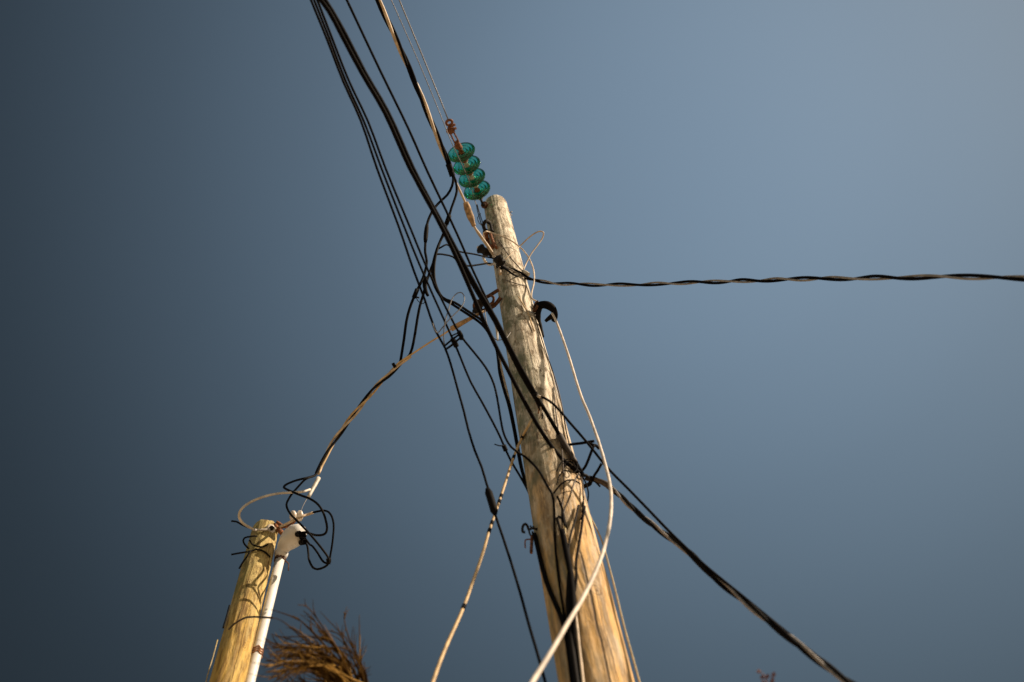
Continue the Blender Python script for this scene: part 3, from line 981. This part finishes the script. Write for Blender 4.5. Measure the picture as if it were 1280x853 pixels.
# ------------------------------------------------------------------ black anchor clamp and white cable on the right edge
dM = 5.44
tm = thing('anchor_clamp', 'black curled cable clamp jutting from the tall pole right edge', 'clamp', P(667, 388, dM))
bm = bmesh.new()
tube(bm, path([(667.5, 386.5, dM + .03), (672, 383.5, dM), (677.5, 381.2, dM - .02), (683.5, 381.5, dM - .03), (689.5, 384.8, dM - .03), (693.4, 390, dM - .02), (694.2, 396.5, dM - .01), (691.8, 401.5, dM)], .012), lambda t: .0135 + .009 * math.sin(PI * min(1, t * 1.15)), 12, lump=.2)
obj('body', bm, M['black'], tm)
bm = bmesh.new()
tube(bm, path([(674.5, 384, dM), (672.5, 391, dM), (673, 400, dM), (675, 409, dM - .01), (677, 417, dM - .02), (677.6, 421.5, dM - .03)], .012), lambda t: .017 - .007 * t, 12, lump=.3)
tube(bm, path([(692, 394, dM - .01), (688, 396.8, dM - .01), (684.5, 399.4, dM - .01), (681.5, 402, dM - .01)], .012), lambda t: .016 - .008 * t, 10)
obj('strap', bm, M['black_worn'], tm)
bm = bmesh.new()
tube(bm, path([(673.5, 402.5, dM - .02), (679, 401, dM - .03), (685, 401.5, dM - .04), (690, 403, dM - .04), (688.8, 405.6, dM - .03)], .012), lambda t: .006 + .007 * t, 10)
tube(bm, path([(667, 381.5, dM), (671.5, 380.8, dM), (675, 378.8, dM)], .012), .0065, 10)
split('ferrule', bm, M['ceramic'], tm)
bm = bmesh.new()
tube(bm, path([(672, 381.5, dM - .03), (670, 386.5, dM - .02), (667.5, 389.5, dM), (669.5, 379.5, dM), (673, 376.8, dM)], .012), .0075, 10)
obj('bolt', bm, M['rust_dark'], tm)
VH = path([(690, 392, 5.38), (693, 397, 5.33), (698.5, 410, 5.22), (705, 428, 5.06), (713, 452, 4.85), (720.5, 477, 4.65), (728, 499.5, 4.48), (736, 518, 4.33), (743, 537, 4.18), (749.5, 556, 4.03), (758, 586, 3.81), (762.3, 605, 3.68), (764, 622, 3.57), (763.4, 643, 3.44), (760, 666, 3.31), (754, 689, 3.18), (746.5, 710, 3.06), (737, 731, 2.95), (727, 750.5, 2.85), (712, 775, 2.72), (690, 813, 2.55), (664, 855, 2.38)], .04)
VH = run_on(VH, 1.6, True)
wire('white_cable', 'loose white cable hanging in a wide bow from the black clamp past the tall pole', 'cable', VH, .0062, M['white'], lump=.12)

# ------------------------------------------------------------------ tan guy with black ties, lower left of the tall pole
VJ = path([(664.5, 524, 'p', .008), (659, 535, 'p', .02), (653, 546, 4.30), (642, 572, 4.16), (631, 606, 3.98), (621.5, 635, 3.83), (611.5, 664, 3.70), (604, 690, 3.58), (593, 722, 3.44), (579.5, 759, 3.28), (570, 781, 3.2), (559, 805, 3.11), (549, 830, 3.02), (538.5, 860, 2.92)], .04)
VJ = run_on(VJ, 1.5, True)
o = wire('guy_cable', 'tan cable bound with black ties slanting down left from the tall pole', 'cable', VJ, .0055, M['tan'])
for px, py in [(654.5, 543.5), (641.5, 573), (627.5, 618.5), (624.5, 627), (613.5, 657.5), (610.8, 666), (579.7, 759)]:
    k = min(range(len(VJ) - 1), key=lambda i: (VJ[i] - P(px, py, (VJ[i] - EYE).length)).length)
    bm = bmesh.new()
    c_, d_ = VJ[k], (VJ[k + 1] - VJ[k]).normalized()
    tube(bm, [c_ - d_ * .012, c_, c_ + d_ * .012], .0072, 10)
    obj('tie', bm, M['tape'], o)

# ------------------------------------------------------------------ cables and wires fixed down the tall pole's face
RUN = 'cables running down the tall pole'
for nm, lb, pts, r, m_ in [
    ('riser_cable', 'thick black cable down the middle of the tall pole with a bright sunlit edge', [(703, 664, 'p', .01), (708, 690, 'p', .011), (713, 716, 'p', .012), (716, 745, 'p', .013), (718, 790, 'p', .014), (722, 835, 'p', .014), (726, 875, 'p', .014)], .0105, 'black'),
    ('riser_cable', 'black cable from the left edge of the tall pole slanting to its middle', [(668, 668, 'p', .01), (672, 684, 'p', .01), (677, 706, 'p', .01), (684, 730, 'p', .01), (693, 752, 'p', .01), (701, 770, 'p', .012), (708, 795, 'p', .014), (713, 830, 'p', .015), (718, 870, 'p', .015)], .0085, 'black'),
    ('riser_cable', 'black cable pressed against the thick one low on the tall pole', [(709, 690, 'p', .01), (712, 712, 'p', .01), (711, 735, 'p', .01), (711, 765, 'p', .011), (714, 800, 'p', .02), (719, 840, 'p', .026), (724, 875, 'p', .026)], .009, 'black_worn'),
    ('riser_cable', 'pale strip standing for a sunlit edge beside the black cables at the picture foot', [(716, 742, 'p', .008), (719, 765, 'p', .012), (721.5, 785, 'p', .016), (724, 810, 'p', .018), (727, 835, 'p', .018), (731, 875, 'p', .018)], .0045, 'beige'),  # sunlit edge put in as a thin pale strip, not a separate cable
    ('riser_wire', 'dark wire snaking from the right edge into the black cables of the tall pole', [(729, 628, 'p', .012), (728.5, 645, 'p', .012), (726.5, 663, 'p', .012), (723, 684, 'p', .012), (720, 704, 'p', .012), (720.5, 722, 'p', .012), (717.5, 745, 'p', .012), (717, 775, 'p', .02)], .0048, 'black'),
    ('riser_wire', 'dark strand standing for a shadow slanting down the sunlit face above the black cables', [(723, 632, 'p', .012), (719, 650, 'p', .014), (714, 666, 'p', .014), (711, 682, 'p', .012), (710.5, 700, 'p', .012)], .004, 'black_worn'),  # dark strand drawn in place of a cast shadow on the wood
    ('riser_wire', 'pale yellow strand beside the black wire on the tall pole face', [(693, 645, 'p', .01), (693.5, 665, 'p', .01), (694, 690, 'p', .01), (697, 722, 'p', .01), (702, 757, 'p', .01), (707, 790, 'p', .01)], .0042, 'straw'),
    ('riser_wire', 'pale strand left of the thick black cable on the tall pole', [(706, 655, 'p', .01), (707, 680, 'p', .01), (709, 712, 'p', .01), (712, 745, 'p', .01), (714, 770, 'p', .01)], .004, 'straw'),
    ('riser_wire', 'thin dark wire dangling down the sunlit side of the tall pole', [(692, 484, 'p', .006), (694, 508, 'p', .007), (697.5, 535, 'p', .008), (702, 560, 'p', .01), (704, 585, 'p', .012), (705, 605, 'p', .012), (704, 622, 'p', .012), (702, 640, 'p', .01), (703, 662, 'p', .01)], .0027, 'brown'),
    ('riser_wire', 'dark wire hugging the right edge of the tall pole below the black clamp', [(666, 381, 'p', .012), (670, 400, 'p', .012), (675, 417, 'p', .01), (682.5, 441, 'p', .008), (690, 462, 'p', .008), (697, 485, 'p', .008), (703, 511, 'p', .008), (709, 545, 'p', .008), (719, 580, 'p', .01), (727, 600, 'p', .012), (729, 620, 'p', .012), (729.5, 640, 'p', .01), (726, 665, 'p', .01)], .003, 'brown'),
    ('riser_wire', 'second thin wire crossing the tall pole beside the black clamp', [(648, 371, 'p', .008), (654, 381, 'p', .008), (660, 391, 'p', .008), (664, 403, 'p', .008), (668, 414, 'p', .008)], .0035, 'tan'),
    ('riser_wire', 'short black tail curling down the tall pole below the crossing wire', [(697, 621, 'p', .01), (699, 626, 'p', .012), (701.5, 633, 'p', .012), (704, 642, 'p', .012), (706, 652, 'p', .012), (708, 660, 'p', .01)], .0045, 'black'),
]:
    wire(nm, lb, 'cable' if 'cable' in nm else 'wire', path(pts, .02), r, M[m_], RUN)
# coiled spare wire strapped near the dead end
for lb, pts, r, m_ in [
    ('thin black wire wound round the tall pole just below the black loop', [(705, 585, 'p', .012), (709, 577, 'p', .016), (716, 578.5, 'p', .02), (718.5, 584, 'p', .02), (722, 588, 'p', .02)], .003, 'black'),
    ('brown wire tail trailing from the dead end down to the pole face', [(724, 592, 'p', .03), (719, 600, 'p', .05), (715, 612, 'p', .045), (711, 624, 'p', .03), (706, 636, 'p', .015), (703, 648, 'p', .012)], .0034, 'brown'),
    ('dark tail of wire curving along the right edge under the dead end', [(727, 594, 'p', .02), (728.5, 606, 4.1), (730.5, 622, 4.06), (730, 640, 'p', .02), (727, 655, 'p', .012)], .0042, 'black'),
]:
    wire('loose_wire', lb, 'wire', path(pts, .015), r, M[m_])
for lb, pts, r, m_ in [
    ('fine brown wire ring bound once round the tall pole above the rusty rack', [(633, 350.5, 'p', .006), (640, 353, 'p', .006), (648, 355.5, 'p', .006), (657, 357, 'p', .006)], .0026, 'brown'),
    ('thin dark coil of wire curled on the pole under the black sleeve', [(696, 589, 'p', .012), (702, 578, 'p', .02), (711, 574, 'p', .03), (719, 577, 'p', .035), (722, 585, 'p', .03), (716, 591, 'p', .02), (707, 588, 'p', .014), (700, 594, 'p', .012), (696, 606, 'p', .01)], .0026, 'black'),
    ('slack black wire added off the right edge for its shadow below the dead end', [(727, 593, 4.08), (733, 606, 4.05), (735.5, 619, 4.0), (733, 633, 3.97), (729.5, 643, 'p', .02), (725, 650, 'p', .012)], .0030, 'black'),  # extra loop added for the shadow it throws on the pole
    ('curved black wire making a wide arc over the sunlit face near the staples', [(725, 605, 'p', .03), (716, 600, 'p', .04), (706, 602, 'p', .04), (698, 609, 'p', .03), (692, 617, 'p', .012)], .0034, 'black_worn'),
    ('fine wire hanging in a slack curve from the rusty rack to the pole edge', [(606, 388, 5.46), (608, 402, 5.36), (613, 416, 5.24), (621, 425, 5.14), (631, 424, 5.1), (638, 416, 'p', .012)], .0024, 'grey_thin'),
    ('thin wire end sticking up left of the black fork clevis', [(604, 283, 7.0), (599, 279, 6.99), (597, 272, 6.98), (601, 267, 6.98)], .0026, 'dark_iron'),
    ('small wire curl hanging from the leftmost tap wire connector', [(519, 369, 5.69), (523, 377, 5.67), (529, 380, 5.66), (532, 375, 5.66)], .0022, 'black'),
]:
    wire('loose_wire', lb, 'wire', path(pts, .015), r, M[m_])
bm = bmesh.new()
for a_, b_ in [((696, 648), (701.5, 665)), ((703, 640), (706, 658)), ((698, 646), (706, 650))]:
    tube(bm, path([(a_[0], a_[1], 'p', .012), ((a_[0] + b_[0]) / 2, (a_[1] + b_[1]) / 2, 'p', .014), (b_[0], b_[1], 'p', .012)], .01), .0048, 8)
tag(obj('cable_staple', bm, M['tape']), 'black staples pinning the wires to the tall pole face', 'staple')
V = path([(735, 640, 3.86), (741, 652, 3.82), (748, 666, 3.78), (753, 678, 3.74), (760, 703, 3.66), (768, 733, 3.57), (775, 762, 3.48), (782, 790, 3.4), (791, 822, 3.3), (802, 862, 3.2)], .05)
wire('earth_wire', 'thin straw coloured wire hanging clear of the right edge of the tall pole', 'wire', run_on(V, 1.0, True), .0029, M['straw'])
bm = bmesh.new()
tube(bm, path([(619.5, 402, 5.15), (621, 410, 5.13), (621.5, 418, 5.11), (622, 426, 5.09)], .01), lambda t: .010 - .006 * t, 8)
tag(obj('plastic_strip', bm, M['cloudy']), 'small pale strip hanging beside the cables left of the tall pole', 'strip')

# ------------------------------------------------------------------ cable from the rusty rack across to the yellow pole
VG0 = path([(605, 389, 5.5), (598, 392.5, 5.5), (581, 402, 5.51), (564, 411.5, 5.52), (553, 419, 5.52), (544, 424, 5.52), (520, 439.5, 5.53), (505, 450, 5.535), (494, 459, 5.535)], .04)
VG = path([(513, 444.5, 5.53), (500, 455, 5.535), (485, 470, 5.53), (471, 483, 5.52), (455, 503, 5.5), (441, 520, 5.47), (425, 541, 5.43), (411, 562, 5.38), (401, 583, 5.33), (396.5, 592, 5.3)], .03)
tG = thing('service_cable', 'twisted black and tan cable slung down left from the rusty rack to the yellow pole', 'cable', VG[0])
twist(tG, VG, [('conductor', .0068, .0075, 0, M['black_worn']), ('conductor', .0062, .0075, 2.1, M['beige']), ('neutral_wire', .0058, .0078, 4.2, M['tan'])], .44, 2.0, .5, lambda t: 1 + .3 * math.sin(t * PI))
wire('neutral_wire', '', '', VG0, .0048, M['tan'], parent=tG)
bm = bmesh.new()
tube(bm, path([(604, 390, 5.495), (598, 393, 5.495), (581, 402, 5.50), (564, 411.5, 5.51)], .02), lambda t: .006 + .009 * min(1, t * 1.2), 10)
obj('grip', bm, M['orange_grip'], tG)
bm = bmesh.new()
tube(bm, path([(494.5, 459.5, 5.52), (492.5, 457, 5.52), (491, 454, 5.52)], .01), .009, 8)
obj('connector', bm, M['tape'], tG)
bm = bmesh.new()
tube(bm, path([(497.5, 457, 5.53), (500.3, 452, 5.55)], .01), .009, 8)
split('connector', bm, M['tape'], tG)

# ------------------------------------------------------------------ yellow pole, its conduit and loops
pole2 = thing('utility_pole', 'shorter yellowish wooden pole at lower left beside a white conduit', 'utility pole', A2)
obj('shaft', shaft(PROF2, TOP2, A2, 90, 9.3, .02), M['wood2'], pole2)
bm = bmesh.new()
for px, py in [(279.5, 819), (283, 843), (300, 742), (322, 706), (290, 790)]:
    nail(bm, px, py, 2, .006, .003)
split('nail', bm, M['dark_iron'], pole2)
# bolt head with washer on the front
pb = P(338, 661.5, on(338, 661.5, 0, which=2))
nb = Vector((pb.x - A2.x, pb.y - A2.y, 0)).normalized()
bm = bmesh.new()
lathe(bm, [(0, -.01), (.024, -.01), (.024, .006), (.018, .012), (.012, .012), (.012, .006), (0, .004)], pb, (nb - Vector((0, 0, .5))).normalized(), 20)
obj('washer', bm, M['ceramic'], pole2)
bm = bmesh.new()
lathe(bm, [(0, .004), (.011, .004), (.011, .02), (0, .02)], pb, (nb - Vector((0, 0, .5))).normalized(), 6)
obj('bolt', bm, M['dark_iron'], pole2)
# iron strap wrapped over its shoulder and the porcelain knob bracket
bm = bmesh.new()
d2 = on(344, 662, .0, which=2)
tube(bm, path([(342.5, 656, 'q', .008), (346, 660, 'q', .01), (350, 664, d2 + .02), (354, 668, d2 + .02)], .01), .013, 8)
tube(bm, path([(345, 653, 'q', .006), (351, 656.5, d2 + .03), (353.5, 661, d2 + .03)], .01), .010, 8)
tube(bm, path([(349, 659, d2), (360, 658, d2 - .02), (368, 652, d2 - .03), (371, 646, d2 - .03)], .012), .0075, 8)
obj('strap', bm, M['rust'], pole2)
bm = bmesh.new()
kc = P(370.5, 645, d2 - .03)
kx = (P(376, 650, d2 - .03) - P(365, 640, d2 - .03)).normalized()
lathe(bm, [(0, -.03), (.018, -.03), (.026, -.024), (.026, -.012), (.015, -.004), (.015, .004), (.027, .012), (.027, .024), (.018, .03), (0, .03)], kc, (kx + Vector((0, -.4, .6))).normalized(), 24)
obj('insulator', bm, M['ceramic'], pole2)

DC = 3.11
ct = lambda px, py: P(px, py, DC / math.hypot(ray(px, py).x, ray(px, py).y))
mast = thing('conduit_mast', 'white plastic conduit with a hooded weather cap strapped to the yellow pole', 'conduit', Vector((ct(312, 853).x, ct(312, 853).y, 0)))
ca, cb = ct(350.8, 696), ct(312, 853)
dirc = (cb - ca).normalized()
foot = cb + dirc * ((cb.z) / -dirc.z)
mast.location = foot
bm = bmesh.new()
tube(bm, [ca, ca.lerp(cb, .3), ca.lerp(cb, .6), cb, foot], .0225, 24)
obj('pipe', bm, M['pvc'], mast)
bm = bmesh.new()
HD = DC / math.hypot(ray(350, 696).x, ray(350, 696).y)
hp = [P(350.2, 699, HD), P(351.2, 694, HD), P(352, 690, HD), P(352.4, 689.4, HD), P(355, 684, HD), P(359.5, 678, HD - .01), P(364.5, 672.8, HD - .03), P(369.5, 669, HD - .05), P(374.5, 667.2, HD - .07), P(378.5, 667.5, HD - .08)]
hr = [.027, .033, .034, .027, .035, .046, .053, .054, .048, .036]
fr = frames(hp)
tube(bm, hp, lambda t: hr[min(len(hr) - 1, int(round(t * (len(hr) - 1))))], 24)
obj('weather_cap', bm, M['pvc'], mast)
for px, py in [(373.5, 667.5), (379, 670), (379.5, 677.5)]:
    bm = bmesh.new()
    o = P(px, py, HD - .115)
    lathe(bm, [(0, -.03), (.014, -.03), (.015, .006), (.011, .012), (.008, .008), (0, .002)], o, (P(384, 668, HD - .18) - P(368, 672, HD - .05)).normalized(), 16)
    obj('grommet', bm, M['tape'], mast)
for py, f_ in [(699.5, .0), (818, 1)]:
    t_ = (py - 696) / (853 - 696)
    px = 350.8 + (312 - 350.8) * t_
    cc = ct(px, py)
    bm = bmesh.new()
    side_ = Vector((math.cos(AZ2), -math.sin(AZ2), 0))
    for k in range(3 if f_ else 2):
        ringp = [cc + Vector((0, 0, (k - .5) * .014 + .006 * math.sin(5 * a_))) + (side_ * math.cos(a_) + side_.cross(Vector((0, 0, 1))) * math.sin(a_)) * .0245 for a_ in [2 * PI * i / 24 for i in range(25)]]
        tube(bm, ringp, .0034, 6)
    if f_:
        pass
    else:
        tube(bm, [cc + side_ * .025, cc + side_ * .045 - Vector((0, 0, .02)), cc + side_ * .05 - Vector((0, 0, .07))], .003, 6)
    obj('band', bm, M['rust_dark'] if not f_ else M['copper'], mast)

HW = HD - .12
V = path([(399, 586, 5.31), (394, 594, 5.28), (389, 596, 5.26), (381.5, 598, 5.22), (371, 600.5, 5.18), (362, 603.8, 5.14), (356.5, 606.8, 5.1), (354.8, 609.3, 5.08), (358, 611.8, 5.06), (366, 615.3, 5.03), (377, 619.8, 5.0), (387, 623.5, 4.97), (395, 628.5, 4.94), (400.5, 634.5, 4.92), (404.5, 642, 4.9), (407.3, 651, 4.89), (408.8, 660, 4.88), (407.5, 666, 4.88), (403.5, 668.8, 4.88), (397, 669.3, 4.88), (389.5, 667.8, HW - .02), (381, 665.5, HW), (374, 667, HW + .02)], .02)
wire('service_wire', 'black wire zigzagging into the white cap with a bend to the left', 'wire', V, .0056, M['black_worn'])
V = path([(400, 585, 5.3), (394, 594.5, 5.26), (387, 597, 5.22), (381, 600, 5.18), (376, 605, 5.14), (371, 610.5, 5.1), (365, 617.5, 5.06), (360.5, 624.5, 5.02), (358, 631, 4.98), (360, 638, 4.94), (364.5, 644.5, 4.9), (371, 651, 4.87), (381, 661, 4.84), (390, 671, 4.81), (398, 680.5, 4.79), (405, 689.5, 4.78), (409.5, 696, 4.78), (411.5, 701.5, 4.78), (409, 706.5, 4.78), (403.5, 710, 4.79), (396.5, 711.8, 4.8), (391, 709.5, 4.81), (387, 702, 4.83), (385.3, 691, HW - .01), (384, 682, HW), (380.5, 676.5, HW + .01)], .02)
wire('service_wire', 'black wire dropping in the largest hanging loop before entering the white cap', 'wire', V, .0052, M['black_worn'])
V = path([(391, 641, 4.95), (398, 639.3, 4.93), (405, 638.4, 4.92), (411, 640.5, 4.9), (414.8, 646, 4.89), (417, 655, 4.88), (416.8, 666, 4.86), (415.3, 680, 4.84), (413.3, 692, 4.83), (411.2, 701, 4.82), (407.5, 704.3, 4.82), (402.5, 700.5, 4.82), (397.5, 692, 4.84), (391.5, 684, 4.86), (386, 679.5, HW - .01), (380, 671, HW + .01)], .02)
o = wire('service_wire', 'black wire in the outermost loop right of the white cap with a beige tail', 'wire', V, .0050, M['black'])
wire('neutral_tail', '', '', path([(391.5, 641, 4.95), (384, 643.5, 4.96), (377, 646, 4.94), (368, 650, 4.95), (358, 655, 4.98), (348, 659.5, 'q', .012), (342, 662, 'q', .01)], .02), .0062, M['beige'], parent=o)
bm = bmesh.new()
tube(bm, path([(410.5, 698, 4.8), (411, 702, 4.8), (410, 705, 4.8)], .006), .011, 8, lump=.3)
obj('tie', bm, M['tape'], o)
V = path([(398.3, 597.8, 5.26), (394, 606, 5.22), (389, 615, 5.17), (385.6, 621.5, 5.13)], .02)
tl = thing('bare_wire', 'beige wire with a pale grip looping left round the top of the yellow pole', 'wire', V[0])
bm = bmesh.new()
tube(bm, V, lambda t: .011 - .002 * t, 10)
obj('grip', bm, M['cloudy'], tl)
wire('loop', '', '', path([(387.5, 612, 5.16), (382, 614, 5.12), (375, 615.2, 5.08), (363, 616, 5.03), (348, 617, 4.98), (334, 619.8, 4.93), (322, 623.8, 4.9), (312, 628.5, 4.88), (304, 634.3, 4.86), (299.4, 640.5, 4.85), (299, 647, 4.86), (302, 652.5, 4.87), (308, 657.3, 4.89), (315, 661, 4.9), (322, 662.6, 'q', .015), (331, 662.5, 'q', .012), (337, 661.8, 'q', .012)], .02), .0060, M['pale_sheath'], parent=tl)
bm = bmesh.new()
tube(bm, path([(310, 657, 4.89), (315, 660, 4.9), (320, 661.5, 4.91)], .01), .0062, 8)
tube(bm, path([(386, 623, 5.12), (380, 622, 5.1), (376, 617.5, 5.08)], .01), .005, 8)
split('tie', bm, M['dark_iron'], tl)
wire('pull_wire', 'fine wire from the porcelain knob up to the pale grip', 'wire', path([(384, 623, 5.12), (379, 632, 5.06), (376, 640, 4.98)], .02), .0018, M['grey_thin'])
# black wire scraps wound round the yellow pole
ts = thing('wire_scraps', 'ragged black wire ends wound round the top of the yellow pole', 'wire', P(312, 680, 4.9))
for pts in [[(289, 651.5, 4.9), (296, 652.5, 4.9), (302, 656, 4.9), (309, 659, 4.9), (316, 660, 'q', .008)], [(289, 693.5, 4.88), (297, 692, 4.88), (306, 690.5, 4.88), (314, 689, 'q', .008), (322, 687, 'q', .008), (331, 690, 'q', .008), (338, 697, 'q', .008)],
            [(321, 670.5, 'q', .012), (313, 671, 4.87), (306, 672.5, 4.86), (304, 676, 4.86), (306, 681, 4.86), (311, 686, 4.87)], [(299, 711, 4.84), (303, 704, 4.85), (308, 697, 4.86), (313, 689, 'q', .008)], [(312, 676, 4.88), (318, 682, 'q', .01), (326, 684, 'q', .01), (335, 681, 'q', .01)],
            [(279, 785, 4.55), (283, 772, 4.6), (287, 757, 4.65)]]:
    bm = bmesh.new()
    tube(bm, path(pts, .012), lambda t: .0042, 8)
    obj('strand', bm, M['black_worn'], ts)
V = path([(272, 800, 4.55), (266, 822, 4.5), (259, 846, 4.44), (255, 865, 4.4)], .03)
wire('earth_wire', 'faint straw wire hanging left of the yellow pole near the bottom', 'wire', run_on(V, 1.2, True), .0024, M['straw'])
wire('tie_wire', 'brown wire bowed over the face of the yellow pole from the dry stalks', 'wire', path([(286, 787, 'q', .03), (293, 780, 'q', .06), (303, 774, 'q', .09), (315, 771.5, 4.3), (330, 772, 4.0), (340, 772.5, 3.8)], .02), .004, M['brown'])

# ------------------------------------------------------------------ dry stalks at the bottom left
DP = 3.2
base = P(452, 915, DP)
pl = thing('dry_plant', 'brown dried palm head of thin curling stalks beside the white conduit', 'plant', Vector((base.x, base.y, 0)))
bm = bmesh.new()
tube(bm, spline([Vector((base.x + .05, base.y + .03, 0)), Vector((base.x + .06, base.y + .02, 1.2)), Vector((base.x + .02, base.y, 2.4)), base], .1), lambda t: .035 - .015 * t, 12, lump=.15)
obj('stem', bm, M['dry'], pl)
dark_bm, light_bm = bmesh.new(), bmesh.new()


def stalk(bm_, pts, r, dz, jit=1.5, twigs=0):
    V_ = spline([P(x + random.uniform(-jit, jit), y + random.uniform(-jit, jit), DP + dz * i / (len(pts) - 1) + random.uniform(-.03, .03)) for i, (x, y) in enumerate(pts)], .012)
    tube(bm_, V_, lambda t: r * (1.1 - .85 * t), 6)
    for _ in range(twigs):
        k = random.randrange(len(V_) // 3, len(V_) - 2)
        a_ = V_[k]
        d_ = (V_[k + 1] - V_[k - 1]).normalized()
        o_ = Vector((random.uniform(-1, 1), random.uniform(-1, 1), random.uniform(-.6, 1))).normalized()
        L_ = random.uniform(.02, .075)
        tube(bm_, spline([a_, a_ + (d_ * .8 + o_ * .35) * L_ * .5, a_ + (d_ + o_ * .7) * L_], .02), lambda t: r * .5 * (1 - .7 * t), 5)


# long arching stalks that rise from the lower right and bend over to the left
for pts in [[(458, 880), (440, 835), (415, 800), (397, 773), (384, 759), (371, 756)], [(456, 880), (432, 832), (408, 798), (392, 775), (380, 764)],
            [(462, 884), (450, 842), (436, 812), (424, 795), (414, 789), (407, 790)], [(464, 884), (454, 846), (444, 818), (432, 798), (424, 790)],
            [(466, 886), (458, 850), (446, 820), (436, 800), (430, 780), (429, 764)], [(454, 880), (424, 838), (394, 812), (366, 788), (350, 775), (338, 772)],
            [(452, 878), (418, 832), (392, 806), (372, 790), (356, 779)], [(468, 888), (460, 858), (452, 834), (444, 812), (440, 800)], [(470, 890), (464, 864), (458, 840), (455, 826)],
            [(455, 880), (428, 834), (404, 806), (388, 786), (376, 776), (366, 770)], [(450, 876), (414, 840), (388, 815), (370, 803), (354, 796), (340, 794)],
            [(448, 876), (408, 842), (380, 818), (362, 810), (343, 806), (332, 800)], [(460, 882), (442, 840), (424, 812), (412, 800), (400, 796)]]:
    stalk(dark_bm, pts, random.uniform(.0036, .0056), random.uniform(-.14, .14), 1.5, 6)
for i in range(58):
    y0 = 800 + 58 * random.random() ** .75
    x0 = 326 + abs(random.gauss(0, 15)) + (y0 - 800) * .12
    xm = 372 + random.uniform(-10, 30)
    ym = y0 * .6 + 815 * .4 + random.uniform(-7, 3)
    x2 = 412 + random.uniform(-10, 24)
    y2 = ym + 12 + random.uniform(-4, 8)
    pts = [(450 + random.uniform(-8, 14), 884 + random.uniform(-4, 8)), (x2, y2), (xm, ym), (x0, y0)]
    stalk(light_bm if random.random() < .46 else dark_bm, pts, random.uniform(.0016, .0042), random.uniform(-.24, .24), 6.5, 4 if i % 2 else 2)
for i in range(13):
    a_ = math.radians(random.uniform(60, 172))
    L_ = random.uniform(58, 112) * (1 - .25 * abs(math.cos(a_)))
    tx, ty = 446 + math.cos(a_) * L_ * (1.0 if a_ > 1.57 else .35), 874 - math.sin(a_) * L_
    pts = [(454 + random.uniform(-8, 12), 886), ((454 * .55 + tx * .45), 874 * .55 + ty * .45 - random.uniform(0, 6)), (tx, ty)]
    stalk(light_bm if random.random() < .3 else dark_bm, pts, random.uniform(.002, .0042), random.uniform(-.2, .2), 4, 4)
for i in range(18):
    x0 = 352 + random.uniform(0, 74)
    pts = [(452 + random.uniform(-6, 14), 888), (x0 + 46, 868 + random.uniform(-8, 8)), (x0 + 20, 850 + random.uniform(-12, 8)), (x0 - 6, 842 + random.uniform(-14, 16))]
    stalk(light_bm if random.random() < .3 else dark_bm, pts, random.uniform(.0022, .0046), random.uniform(-.2, .2), 3, 2)
obj('dark_stalks', dark_bm, M['dry'], pl)
obj('pale_stalks', light_bm, M['dry_light'], pl)

# ------------------------------------------------------------------ tip of a reddish twig at the bottom right
DT = 2.6
tb = P(962, 880, DT)
tw = thing('twig', 'small reddish twig tip with tiny leaves at the bottom edge', 'plant', Vector((tb.x + .1, tb.y + .05, 0)))
bm = bmesh.new()
tube(bm, spline([Vector((tb.x + .1, tb.y + .05, 0)), Vector((tb.x + .06, tb.y + .03, 1.8)), tb, P(958, 850, DT), P(952, 841, DT)], .06), lambda t: .014 - .0125 * t, 8)
tube(bm, spline([P(961, 862, DT), P(965, 850, DT), P(967, 843, DT)], .02), lambda t: .0045 - .003 * t, 8)
obj('stem', bm, M['red_leaf'], tw)
for (lx, ly, ax_, ln) in [(951, 841, (-5, -3), 8), (955, 846, (-5, 2), 6), (958, 848, (3, -5), 6), (966, 847, (2, -7), 9), (963, 853, (5, -3), 6), (956, 852, (-4, 1), 5)]:
    bm = bmesh.new()
    a0, a1 = P(lx, ly, DT), P(lx + ax_[0], ly + ax_[1], DT - .005)
    d_ = a1 - a0
    n_ = d_.cross(ray(lx, ly)).normalized()
    th = ray(lx, ly) * .0012
    ringv = []
    for t_, w_ in [(0, .0008), (.3, .0042), (.65, .0045), (1, .0006)]:
        c_ = a0 + d_ * t_
        ringv.append([bm.verts.new(c_ + n_ * w_ + th), bm.verts.new(c_ - th * (1.5 if .1 < t_ < .9 else 1)), bm.verts.new(c_ - n_ * w_ + th), bm.verts.new(c_ + th * 1.6)])
    for r0, r1 in zip(ringv, ringv[1:]):
        for k in range(4):
            bm.faces.new((r0[k], r0[(k + 1) % 4], r1[(k + 1) % 4], r1[k]))
    bm.faces.new(ringv[0][::-1])
    bm.faces.new(ringv[-1])
    obj('leaf', bm, M['red_leaf'], tw)
